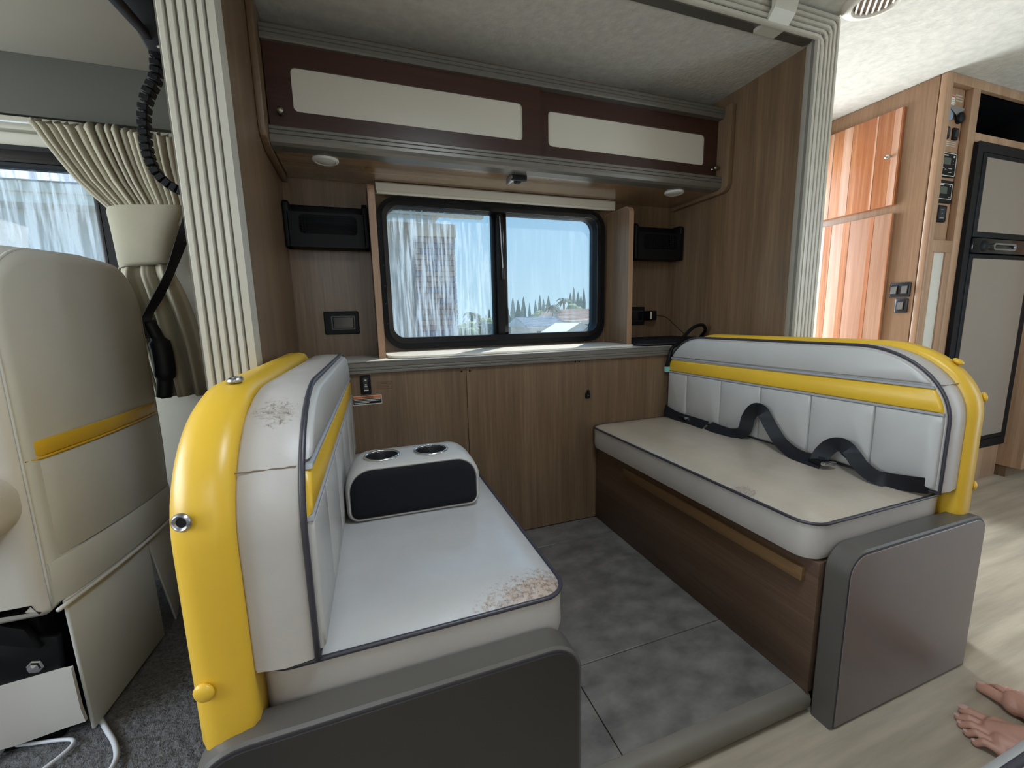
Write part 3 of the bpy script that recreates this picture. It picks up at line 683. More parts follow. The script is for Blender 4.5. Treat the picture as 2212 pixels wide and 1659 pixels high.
# black bag and cable on the sill
bag = E_at('laptop_bag', (1.52, 1.86, 0.888), 'flat black bag lying on the sill beside the rear bench', 'bag')
put('bag_body', slab(rrect(1.318, 1.715, 1.735, 2.02, 0.03, 5), 'z', [(0.8885, 0.008), (0.893, 0.0), (0.905, 0.0), (0.918, 0.012), (0.921, 0.04)]), 'black_fabric', bag, smooth=60)
put('bag_piping', G().tube([(x, y, 0.897) for x, y in inset(rrect(1.318, 1.715, 1.735, 2.02, 0.03, 6), -0.001)], 0.004, 6, closed=True), 'dark_grey_plastic', bag, smooth=180)
cb = E_at('power_cable', (1.45, 1.70, 0.9), 'thick black cable looping over the sill and down the wall', 'cable')
put('wire', G().tube(smooth_path([(1.72, 1.80, 0.912), (1.70, 1.74, 0.955), (1.655, 1.715, 0.985), (1.59, 1.705, 0.975), (1.525, 1.695, 0.935), (1.470, 1.675, 0.897), (1.425, 1.663, 0.880), (1.406, 1.662, 0.83), (1.404, 1.672, 0.79)], 7), 0.0085, 10), 'black_plastic', cb, smooth=180)
put('tag', slab(rrect(1.392, 1.414, 0.763, 0.788, 0.002, 2), 'y', [(1.664, 0), (1.676, 0)]), 'teal_tag', cb, label='pale teal connector tag')
# switch and stickers on the knee wall
sw = E_at('wall_switch', (-0.005, 1.69, 0.76), 'black rocker switch on the wood panel under the sill', 'switch')
put('plate', slab(rrect(-0.023, 0.015, 0.763, 0.838, 0.005, 4), 'y', [(1.6895, 0), (1.684, 0.0), (1.682, 0.002)]), 'black_plastic', sw, smooth=40)
put('rocker', slab(rrect(-0.014, 0.006, 0.774, 0.829, 0.003, 3), 'y', [(1.683, 0), (1.679, 0.0), (1.678, 0.001)]), 'dark_grey_plastic', sw, smooth=40)
for x0, x1, z0, z1 in ((-0.007, 0.000, 0.8165, 0.8215), (-0.007, 0.000, 0.7995, 0.8035), (-0.009, 0.002, 0.7935, 0.7965), (-0.011, 0.005, 0.7775, 0.7815)):
    box('mark', x0, x1, 1.6773, 1.6782, z0, z1, 'white_print', sw, bev=0)
st1 = E_at('notice_label', (0.065, 1.69, 0.78), 'small brown printed notice beside the black switch', 'label')
put('border', ring_frame(rrect(0.038, 0.095, 0.780, 0.808, 0.0), rrect(0.0395, 0.0935, 0.7815, 0.8065, 0.0), 'y', 1.6885, 1.6895), 'brown_print', st1)
for k, w in enumerate((0.050, 0.046, 0.040)):
    box('print_line', 0.0425, 0.0425 + w, 1.6885, 1.6895, 0.8000 - k * 0.0065, 0.8022 - k * 0.0065, 'brown_print', st1, bev=0)
st2 = E_at('warning_label', (0.0, 1.69, 0.722), 'warning sticker with an orange band on the wood panel', 'label')
box('backing', -0.055, 0.052, 1.6878, 1.6895, 0.722, 0.757, 'white_print', st2, bev=0)
box('orange_band', -0.0535, 0.0505, 1.6872, 1.688, 0.7475, 0.7555, 'orange_print', st2, bev=0)
box('black_field', -0.0535, 0.0505, 1.6872, 1.688, 0.7255, 0.7462, 'black_plastic', st2, bev=0)
for k, w in enumerate((0.098, 0.096, 0.055)):
    box('print_line', -0.0505, -0.0505 + w, 1.6866, 1.6873, 0.7410 - k * 0.0058, 0.7432 - k * 0.0058, 'white_print', st2, bev=0)
def text(name, s, size, loc, rot, mat, parent, ext=0.0004):
    cu = bpy.data.curves.new(name, 'FONT'); cu.body = s; cu.size = size; cu.extrude = ext; cu.align_x = 'CENTER'; cu.align_y = 'CENTER'
    o = bpy.data.objects.new(name, cu); COL.objects.link(o); o.location = loc; o.rotation_euler = rot
    me = bpy.data.meshes.new_from_object(o.evaluated_get(bpy.context.evaluated_depsgraph_get()))
    me.transform(Matrix.Translation(loc) @ Matrix(o.matrix_basis.to_3x3()).to_4x4()); bpy.data.objects.remove(o)
    me.materials.append(M[mat]); q = bpy.data.objects.new(name, me); COL.objects.link(q); adopt(q, parent); return q
text('lettering', 'WARNING', 0.0085, (0.000, 1.6870, 0.7515), (math.pi / 2, 0, 0), 'black_plastic', st2)
lt = E_at('table_latch', (0.969, 1.69, 0.67), 'small black table latch on the wood panel by the rear bench', 'latch')
put('plate', slab(rrect(0.957, 0.981, 0.664, 0.690, 0.004, 3), 'y', [(1.6895, 0), (1.683, 0), (1.681, 0.002)]), 'black_plastic', lt, smooth=40)
put('knob', G().lathe((0.969, 1.684, 0.698), (0, -1, 0.1), [(0.006, -0.003), (0.007, 0.003), (0.004, 0.007)], 12), 'black_plastic', lt, smooth=60)
put('screw', G().lathe((0.968, 1.682, 0.677), (0, -1, 0), [(0.003, 0), (0.002, 0.002)], 10), 'steel', lt)

# ================================================================== OVERHEAD CABINET
oh = E_at('overhead_cabinet', (0.73, 1.85, 1.64), 'overhead cabinet with two sliding doors above the window', 'cabinet')
box('carcass', -0.244, 1.706, 1.745, YW - 0.001, 1.657, 2.01, 'walnut_x', oh, bev=0)
put('underside', G().box(-0.244, 1.706, 1.752, YW - 0.001, 1.641, 1.6565), 'walnut_soffit', oh)
TX0, TX1 = -0.246, 1.712
put('upper_trim', G().prism([(1.745, 2.012), (1.696, 2.012), (1.690, 2.007), (1.690, 1.997), (1.693, 1.995), (1.690, 1.993), (1.690, 1.984), (1.693, 1.982), (1.690, 1.980), (1.690, 1.968), (1.694, 1.963), (1.745, 1.963)], 'x', TX0, TX1), 'silver_trim', oh, smooth=20)
put('lower_trim', G().prism([(1.745, 1.702), (1.694, 1.702), (1.690, 1.698), (1.690, 1.690), (1.693, 1.688), (1.690, 1.686), (1.690, 1.676), (1.693, 1.674), (1.690, 1.672), (1.690, 1.661), (1.695, 1.650), (1.708, 1.6425), (1.752, 1.6400), (1.752, 1.657)], 'x', TX0, TX1), 'silver_trim', oh, smooth=20)
def slide_door(x0, x1, yy, win_, knob):
    d = put('door', ring_frame(rrect(x0, x1, 1.703, 1.964, 0.002, 4), rrect(*win_, 0.016, 4), 'y', yy, yy + 0.014), 'door_brown', oh)
    put('inset_panel', slab(rrect(win_[0] - 0.005, win_[1] + 0.005, win_[2] - 0.005, win_[3] + 0.005, 0.016, 4), 'y', [(yy + 0.006, 0), (yy + 0.012, 0)]), 'white_panel', d, label='white inset panel')
    put('knob', G().lathe((knob[0], yy, knob[1]), (0, -1, 0), [(0.010, 0), (0.010, 0.003), (0.005, 0.006), (0.005, 0.012), (0.010, 0.016), (0.0125, 0.022), (0.010, 0.028), (0.003, 0.030)], 16), 'brass_dull', d, smooth=60, label='dull metal knob')
slide_door(-0.244, 0.752, 1.706, (-0.166, 0.674, 1.757, 1.896), (-0.206, 1.746))
slide_door(0.720, 1.700, 1.724, (0.796, 1.625, 1.756, 1.893), (1.680, 1.742))
box('back_fill', -0.243, 1.70, 1.742, 1.746, 1.70, 1.966, 'black_plastic', oh, bev=0)
gp = [(1.652, 2.015), (1.652, 1.670)] + [(1.697 + 0.045 * math.cos(math.radians(180 + k * 10)), 1.670 + 0.045 * math.sin(math.radians(180 + k * 10))) for k in range(1, 9)] + [(2.049, 1.622), (2.049, 2.015)]
put('end_panel', G().prism(gp, 'x', 1.7075, XR - 0.0005), 'walnut', oh, bev=0.004)
gl = [(1.640, 2.06), (1.640, 1.675), (1.650, 1.650), (1.72, 1.625), (2.049, 1.622), (2.049, 2.06)]
put('end_panel', G().prism(gl, 'x', XL + 0.0005, -0.2475), 'walnut', oh, bev=0.004)
box('filler', -0.244, 1.706, 1.80, 1.82, 2.008, ZS - 0.001, 'walnut_x', oh, bev=0)
def puck(x, y, label):
    e = E_at('puck_light', (x, y, 1.641), label, 'light', 'round cabinet lights')
    put('rim', G().lathe((x, y, 1.641), (0, 0, -1), [(0.047, 0.0), (0.047, 0.004), (0.043, 0.008), (0.036, 0.009), (0.034, 0.006)], 32), 'lamp_white', e, smooth=50)
    put('lens', G().lathe((x, y, 1.6355), (0, 0, -1), [(0.034, 0), (0.030, 0.003), (0.018, 0.0045), (0.001, 0.005)], 32), 'lamp_white', e, smooth=60)
puck(-0.084, 1.797, 'round white light under the cabinet above the streaked pane')
puck(1.508, 1.787, 'round white light under the cabinet above the net pocket by the rear bench')
tc_ = E_at('table_catch', (0.665, 1.785, 1.641), 'black and chrome catch under the middle of the cabinet', 'catch')
put('arm', slab(rrect(0.640, 0.710, 1.752, 1.772, 0.008, 4), 'z', [(1.6405, 0), (1.622, 0), (1.620, 0.002)]), 'black_plastic', tc_, smooth=40)
put('lever', G().loft([[(0.640, 1.755, 1.640), (0.660, 1.755, 1.640), (0.660, 1.755, 1.623), (0.640, 1.755, 1.623)], [(0.632, 1.81, 1.638), (0.648, 1.81, 1.638), (0.648, 1.81, 1.614), (0.632, 1.81, 1.614)]]), 'steel', tc_, bev=0.003)
box('hook', 0.664, 0.692, 1.775, 1.802, 1.616, 1.640, 'black_plastic', tc_, bev=0.005)

# ================================================================== WARDROBE AND FRIDGE WALL
WF, FY = 2.70, 1.342
wd = E_at('wardrobe', (2.76, 1.7, 0), 'light oak wardrobe side with two reddish doors behind the rear bench', 'wardrobe')
box('side_panel', WF, WF + 0.03, FY + 0.032, 2.028, 0.0, ZC - 0.001, 'light_oak', wd, bev=0.004)
def ward_door(z0, z1, y0, y1, mats, knob):
    d = box('door', WF - 0.021, WF - 0.001, y0, y1, z0, z1, mats[0], wd, bev=0.003)
    for a, b in mats[2]:
        box('veneer_strip', WF - 0.0222, WF - 0.0205, a, b, z0 + 0.002, z1 - 0.002, mats[1], d, bev=0)
    if knob:
        put('knob', G().lathe((WF - 0.021, knob[0], knob[1]), (-1, 0, 0), [(0.008, 0), (0.005, 0.006), (0.005, 0.014), (0.011, 0.018), (0.013, 0.024), (0.009, 0.030), (0.001, 0.031)], 16), 'chrome', d, smooth=60)
ward_door(1.586, 2.062, 1.496, 1.975, ('cherry', 'cherry_pale', [(1.503, 1.533), (1.607, 1.615), (1.73, 1.775), (1.83, 1.845)]), (1.537, 1.832))
ward_door(0.55, 1.545, 1.496, 1.975, ('cherry_pale', 'cherry', [(1.498, 1.503), (1.58, 1.60), (1.70, 1.735), (1.80, 1.84)]), None)  # lower door in paler wood, standing in for light washing over it
fc = E_at('fridge_cabinet', (3.18, 1.7, 0), 'tall oak cabinet with control panel and refrigerator openings', 'cabinet')
def face(x0, x1, z0, z1): return box('face_frame', x0, x1, FY, FY + 0.030, z0, z1, 'light_oak', fc, bev=0.002)
box('stile', WF + 0.001, 2.745, FY - 0.002, FY + 0.030, 0.0, ZC - 0.001, 'light_oak', fc, bev=0.006, seg=3)
for a in ((2.745, 3.67, 2.107, ZC - 0.001), (2.912, 2.976, 0.2, 2.107), (2.745, 2.912, 1.325, 1.385), (2.976, 3.67, 1.868, 1.912), (2.745, 2.912, 0.0, 0.60), (2.912, 3.67, 0.0, 0.205), (2.745, 2.765, 0.6, 1.325), (2.862, 2.912, 0.6, 1.325), (3.63, 3.67, 1.9, 2.107)):
    face(*a)
box('recess_back', 2.745, 2.912, FY + 0.0305, FY + 0.036, 1.384, 2.108, 'light_oak', fc, bev=0)
box('narrow_door', 2.764, 2.863, FY + 0.008, FY + 0.018, 0.60, 1.325, 'white_panel', fc, bev=0.001, label='narrow white door panel')
put('cubby', G().add([(2.976, FY + 0.02, 1.912), (3.63, FY + 0.02, 1.912), (3.63, FY + 0.02, 2.107), (2.976, FY + 0.02, 2.107), (2.976, FY + 0.5, 1.912), (3.63, FY + 0.5, 1.912), (3.63, FY + 0.5, 2.107), (2.976, FY + 0.5, 2.107)], [(4, 5, 6, 7), (0, 1, 5, 4), (2, 3, 7, 6), (0, 4, 7, 3), (1, 2, 6, 5)]), 'black_plastic', fc)
box('carcass', 2.735, 3.66, FY + 0.53, 2.025, 0.0, ZC - 0.002, 'walnut', fc, bev=0)
# controls on the recess back
PY = FY + 0.030
cp = E_at('control_panel', (2.83, PY, 1.45), 'column of black gauges and switches set in the oak recess', 'control panel')
def plate(nm, x0, x1, z0, z1, mat, th=0.006, par=cp, r=0.004):
    return put(nm, slab(rrect(x0, x1, z0, z1, r, 3), 'y', [(PY - 0.0002, 0), (PY - th + 0.002, 0), (PY - th, 0.0015)]), mat, par, smooth=40)
for k in range(3): plate('print_line', 2.835 + 0.004 * k, 2.895, 2.076 - k * 0.012, 2.080 - k * 0.012, 'white_print', 0.001, r=0.0005)
s_ = plate('sticker', 2.768, 2.832, 2.030, 2.075, 'white_print', 0.0012, r=0.001)
plate('sticker_band', 2.770, 2.830, 2.063, 2.073, 'red_print', 0.0016, s_, 0.0005)
for k in range(3): plate('sticker_line', 2.772, 2.826, 2.052 - k * 0.008, 2.055 - k * 0.008, 'brown_print', 0.0016, s_, 0.0003)
plate('dial', 2.765, 2.832, 1.955, 2.025, 'blue_print', 0.004, r=0.03)
put('crumpled_foil', G().add([(2.79, PY - 0.004, 2.015), (2.84, PY - 0.014, 2.02), (2.83, PY - 0.012, 1.985), (2.885, PY - 0.02, 2.012), (2.86, PY - 0.006, 1.975), (2.835, PY - 0.02, 1.955)], [(0, 1, 2), (1, 3, 2), (3, 4, 2), (2, 4, 5)]), 'steel', cp)
put('knob', G().lathe((2.875, PY, 1.975), (0, -1, 0), [(0.026, 0), (0.026, 0.014), (0.020, 0.02), (0.001, 0.021)], 18), 'black_plastic', cp, smooth=50)
for x in (2.79, 2.862):
    q = plate('rocker_switch', x - 0.020, x + 0.020, 1.872, 1.928, 'black_plastic', 0.008); plate('rocker', x - 0.010, x + 0.012, 1.882, 1.918, 'dark_grey_plastic', 0.014, q)
for k in range(3): plate('print_line', 2.772, 2.89, 1.862 - k * 0.009, 1.865 - k * 0.009, 'white_print', 0.001, r=0.0005)
g1 = plate('gauge', 2.766, 2.898, 1.695, 1.812, 'black_plastic', 0.008)
put('bezel_line', ring_frame(rrect(2.772, 2.893, 1.700, 1.807, 0.010, 4), rrect(2.7745, 2.8905, 1.7025, 1.8045, 0.008, 4), 'y', PY - 0.0092, PY - 0.0078), 'white_print', g1)
plate('screen', 2.778, 2.848, 1.752, 1.786, 'lcd', 0.0095, g1)
for a in ((2.786, 2.822, 1.793, 1.799), (2.780, 2.800, 1.736, 1.740), (2.806, 2.818, 1.728, 1.732), (2.834, 2.864, 1.734, 1.738), (2.836, 2.862, 1.716, 1.720), (2.866, 2.880, 1.788, 1.798), (2.868, 2.874, 1.772, 1.776), (2.868, 2.874, 1.756, 1.760)): plate('mark', *a, 'white_print', 0.0095, g1, 0.0008)
g2 = plate('gauge', 2.768, 2.896, 1.572, 1.680, 'black_plastic', 0.008)
put('bezel_line', ring_frame(rrect(2.776, 2.888, 1.590, 1.664, 0.002, 2), rrect(2.778, 2.886, 1.592, 1.662, 0.002, 2), 'y', PY - 0.0092, PY - 0.0078), 'white_print', g2)
plate('screen', 2.785, 2.848, 1.614, 1.650, 'lcd', 0.0095, g2)
for a in ((2.780, 2.818, 1.654, 1.660), (2.868, 2.874, 1.652, 1.657), (2.868, 2.874, 1.598, 1.603)): plate('mark', *a, 'white_print', 0.0098, g2, 0.0008)
sb = plate('rocker_switch', 2.776, 2.868, 1.478, 1.560, 'black_plastic', 0.009, r=0.008); plate('rocker', 2.798, 2.846, 1.488, 1.550, 'dark_grey_plastic', 0.013, sb)
for a in ((2.808, 2.836, 1.536, 1.540), (2.818, 2.828, 1.516, 1.522), (2.804, 2.838, 1.494, 1.500)): plate('mark', *a, 'piping_grey', 0.0140, sb, 0.0008)
fr = E_at('refrigerator', (3.32, 1.33, 0.2), 'two-door refrigerator with beige panels in a black frame', 'refrigerator')
put('frame', ring_frame(rrect(2.972, 3.672, 0.212, 1.866, 0.012, 4), rrect(3.020, 3.630, 0.262, 1.820, 0.006, 4), 'y', 1.322, 1.36), 'black_plastic', fr, smooth=30)
box('cabinet_box', 2.99, 3.655, 1.36, 1.83, 0.22, 1.86, 'black_plastic', fr, bev=0)
for z0, z1 in ((1.405, 1.818), (0.265, 1.322)):
    d = box('door', 3.026, 3.626, 1.318, 1.355, z0, z1, 'black_plastic', fr, bev=0.006)
    put('panel', slab(rrect(3.052, 3.602, z0 + 0.028, z1 - 0.024, 0.004, 3), 'y', [(1.3175, 0), (1.3155, 0), (1.315, 0.002)]), 'fridge_panel', d)
box('handle_band', 3.026, 3.626, 1.312, 1.35, 1.325, 1.402, 'black_gloss', fr, bev=0.006)
h_ = put('handle', ring_frame(rrect(3.185, 3.405, 1.342, 1.378, 0.016, 5), rrect(3.200, 3.392, 1.351, 1.369, 0.008, 5), 'y', 1.298, 1.314), 'steel', fr, bev=0.003)
put('latch_lug', G().lathe((3.12, 1.312, 1.362), (0, -1, 0), [(0.03, 0), (0.024, 0.010), (0.012, 0.014)], 16), 'black_plastic', fr, smooth=50)
kc = E_at('pantry_cabinet', (4.15, 1.6, 0), 'pale oak cabinet standing past the refrigerator', 'cabinet')
box('carcass', 3.675, 4.65, 1.235, 2.025, 0.07, ZC - 0.001, 'light_oak', kc, bev=0.004)
box('toe_kick', 3.685, 4.65, 1.30, 2.02, 0.0, 0.069, 'walnut', kc, bev=0)
def wall_switch(y0, y1, z0, z1, n, label):
    e = E_at('light_switch', (WF, (y0 + y1) / 2, z0), label, 'switch')
    put('plate', slab(rrect(y0, y1, z0, z1, 0.008, 4), 'x', [(WF - 0.0005, 0), (WF - 0.006, 0), (WF - 0.009, 0.004)]), 'dark_grey_plastic', e, smooth=40)
    for k in range(n):
        c = y0 + (y1 - y0) * (k + 0.5) / n
        w = put('well', slab(rrect(c - 0.0165, c + 0.0165, z0 + 0.014, z1 - 0.012, 0.003, 3), 'x', [(WF - 0.0085, 0), (WF - 0.0098, 0), (WF - 0.0100, 0.001)]), 'black_plastic', e)
        put('rocker', G().prism([(WF - 0.009, z0 + 0.018), (WF - 0.020, z0 + 0.020), (WF - 0.012, z1 - 0.018), (WF - 0.009, z1 - 0.017)], 'y', c - 0.0125, c + 0.0125) if False else G().loft([[(WF - 0.009, y, z0 + 0.018), (WF - 0.019, y, z0 + 0.020), (WF - 0.013, y, z1 - 0.022), (WF - 0.009, y, z1 - 0.017)] for y in (c - 0.0125, c + 0.0125)]), 'silver_trim', w)
wall_switch(1.387, 1.478, 1.104, 1.181, 2, 'double rocker switch on the oak wardrobe side')
wall_switch(1.391, 1.448, 1.022, 1.099, 1, 'single rocker switch below the double one')
put('added_vent_frame', ring_frame(rrect(0.26, 0.78, -0.01, 0.51, 0.03, 4), rrect(0.305, 0.735, 0.035, 0.465, 0.02, 4), 'z', ZC - 0.012, ZC + 0.05), 'shade_white', smooth=30)  # frame of the made-up vent that passes the overhead fill
tag(bpy.data.objects['added_vent_frame'], 'white frame of an added, unseen roof vent over the aisle', 'vent frame')
vt = E_at('ceiling_vent', (1.835, 1.165, ZC), 'round cream air vent on the ceiling above the frame corner', 'vent')
def vent():
    c = (1.840, 1.150, ZC)
    put('rim', G().lathe(c, (0, 0, -1), [(0.105, 0.0), (0.103, 0.006), (0.085, 0.014), (0.074, 0.016), (0.070, 0.010), (0.068, 0.0)], 36), 'shade_white', vt, smooth=50)
    put('duct', G().lathe((c[0], c[1], ZC - 0.0005), (0, 0, -1), [(0.068, 0.0), (0.066, 0.002), (0.001, 0.002)], 32), 'bark', vt)
    for k in range(-3, 4):
        w = math.sqrt(max(0, 0.066 ** 2 - (k * 0.018) ** 2))
        put('louver', G().box(-w, w, -0.0035, 0.0035, -0.008, 0.0), 'shade_white', vt, bev=0.001).matrix_basis = Matrix.Translation((c[0] + math.sin(0.7) * k * 0.018, c[1] - math.cos(0.7) * k * 0.018, ZC - 0.003)) @ Matrix.Rotation(0.7, 4, 'Z') @ Matrix.Rotation(0.5, 4, 'X')
vent()

# ================================================================== CAB
SX = -0.72
cs = E_at('captain_chair', (-0.95, 1.5, 0), 'grey cab seat seen from behind with a yellow stripe', 'seat')
def cabseat():
    ol = [(1.185, 0.40)] + [(1.185, 1.05)] + arc(1.335, 1.085, 0.150, 0.145, 180, 90, 9) + [(1.50, 1.240)] + arc(1.655, 1.075, 0.170, 0.162, 88, 0, 12) + [(1.832, 0.86), (1.836, 0.62), (1.815, 0.385)]
    ol = dens(ol[::-1], 0.06)
    bulge = lambda y, z: 0.018 * math.sin(math.pi * min(1, max(0, (y - 1.18) / 0.65)))
    def slab_b(poly, lv):
        loops = []
        for d, i in lv:
            loops.append([(SX + d + (bulge(p[0], p[1]) if d > -0.03 else 0), p[0], p[1]) for p in inset(poly, i)])
        return G().loft(loops)
    put('backrest', slab_b(ol, [(-0.20, 0.05), (-0.19, 0.02), (-0.16, 0.0), (-0.05, -0.004), (-0.012, 0.002), (-0.002, 0.016), (0.0, 0.03)]), 'vinyl_cab', cs, smooth=50)
    put('piping', G().tube([(SX - 0.006 + bulge(*p) * 0.4, p[0], p[1]) for p in inset(ol, 0.004)], 0.003, 6, closed=True), 'vinyl_cab', cs, smooth=180)
    def strip(nm, z0a, z0b, z1a, z1b, mat, d=0.004, yA=1.196, yB=1.826, th=0.010):
        loops = []
        for k in range(19):
            y = yA + (yB - yA) * k / 18; u = k / 18; zz0 = z0a + (z0b - z0a) * u; zz1 = z1a + (z1b - z1a) * u
            x = SX + bulge(y, 0) + d - (0.010 if k in (0, 18) else 0)
            loops.append([(x - th, y, zz0), (x - 0.002, y, zz0), (x, y, zz0 + 0.004), (x, y, zz1 - 0.004), (x - 0.002, y, zz1), (x - th, y, zz1)])
        return put(nm, G().loft(loops), mat, cs, smooth=40)
    strip('stripe', 0.755, 0.742, 0.791, 0.776, 'yellow')
    strip('stripe_seam', 0.748, 0.736, 0.7535, 0.7415, 'yellow', 0.006)
    strip('lower_back', 0.512, 0.462, 0.746, 0.734, 'vinyl_cab', 0.002)
    strip('pocket_flap', 0.405, 0.352, 0.507, 0.462, 'vinyl_cab', 0.007)
    # skirt flaps hanging to the floor
    sk = G().loft([[(SX + 0.010, 1.205, 0.405), (SX + 0.028, 1.555, 0.372), (SX + 0.022, 1.575, 0.02), (SX - 0.008, 1.245, 0.015)], [(SX + 0.002, 1.205, 0.405), (SX + 0.020, 1.555, 0.372), (SX + 0.014, 1.575, 0.02), (SX - 0.016, 1.245, 0.015)]])
    put('skirt_flap', sk, 'vinyl_cab', cs, bev=0.003)
    sk2 = G().loft([[(SX + 0.024, 1.56, 0.37), (SX + 0.010, 1.815, 0.350), (SX + 0.012, 1.770, 0.085), (SX + 0.020, 1.672, 0.005)], [(SX + 0.016, 1.56, 0.37), (SX + 0.002, 1.815, 0.350), (SX + 0.004, 1.770, 0.085), (SX + 0.012, 1.672, 0.005)]])
    put('skirt_flap', sk2, 'vinyl_cab', cs, bev=0.003)
    # hem cord
    put('hem', G().tube([(SX + 0.014 + 0.018 * math.sin(math.pi * k / 12), 1.17 + 0.65 * k / 12, 0.402 - 0.050 * k / 12) for k in range(13)], 0.005, 8), 'vinyl_cab_side', cs, smooth=180)
    # side bolster facing the aisle
    sd = rrect(-1.02, SX - 0.006, 0.385, 1.10, 0.05, 5, (0.03, 0.02, 0.06, 0.08))
    put('side_panel', slab(sd, 'y', [(1.24, 0.0), (1.19, 0.0), (1.176, 0.012), (1.170, 0.04)]), 'vinyl_cab_side', cs, smooth=50)
    # seat bottom
    put('seat_base', slab(rrect(-1.45, SX - 0.12, 1.19, 1.81, 0.05, 5), 'z', [(0.36, 0.02), (0.38, 0.0), (0.47, 0.0), (0.52, 0.02), (0.535, 0.07)]), 'vinyl_cab', cs, smooth=50)
    put('pedestal', G().box(-1.30, -0.80, 1.26, 1.76, 0.0, 0.36), 'black_plastic', cs, bev=0.01)
    # armrest end
    put('armrest', slab(rrect(-1.15, -0.735, 0.600, 0.738, 0.055, 7), 'y', [(1.180, 0.0), (1.12, -0.004), (1.075, 0.0), (1.055, 0.018), (1.048, 0.045)]), 'vinyl_cab_side', cs, smooth=50)
    # pale side skirt and mounting bracket with bolt
    loops = []
    for k in range(9):
        x = -1.12 + 0.385 * k / 8; w = 0.006 * math.sin(k * 1.3)
        loops.append([(x, 1.235 + w, 0.045 + 0.012 * math.sin(k * 0.9)), (x, 1.227 + w, 0.10), (x, 1.224 + w, 0.185 + 0.004 * k), (x, 1.233 + w, 0.185 + 0.004 * k), (x, 1.237 + w, 0.10), (x, 1.244 + w, 0.045 + 0.012 * math.sin(k * 0.9))])
    put('side_skirt', G().loft(loops), 'vinyl_cab_side', cs, smooth=60)
    br = put('bracket', G().prism([(-0.86, 0.19), (-0.76, 0.205), (-0.755, 0.30), (-0.83, 0.315), (-0.92, 0.29), (-0.92, 0.20)], 'y', 1.232, 1.252), 'black_plastic', cs, bev=0.006)
    put('bolt', G().lathe((-0.805, 1.232, 0.235), (0, -1, 0), [(0.017, 0), (0.017, 0.002), (0.013, 0.003), (0.012, 0.009), (0.004, 0.011)], 6), 'chrome', br)
    put('strut', G().loft([[(-1.12, 1.215, 0.44), (-1.12, 1.215, 0.52), (-1.12, 1.235, 0.52), (-1.12, 1.235, 0.44)], [(-0.78, 1.215, 0.285), (-0.80, 1.215, 0.345), (-0.80, 1.235, 0.345), (-0.78, 1.235, 0.285)]]), 'black_plastic', cs, bev=0.005)
    put('rod', G().tube([(-1.2, 1.21, 0.295), (-0.90, 1.21, 0.290)], 0.012, 10), 'steel', cs, smooth=180)
cabseat()
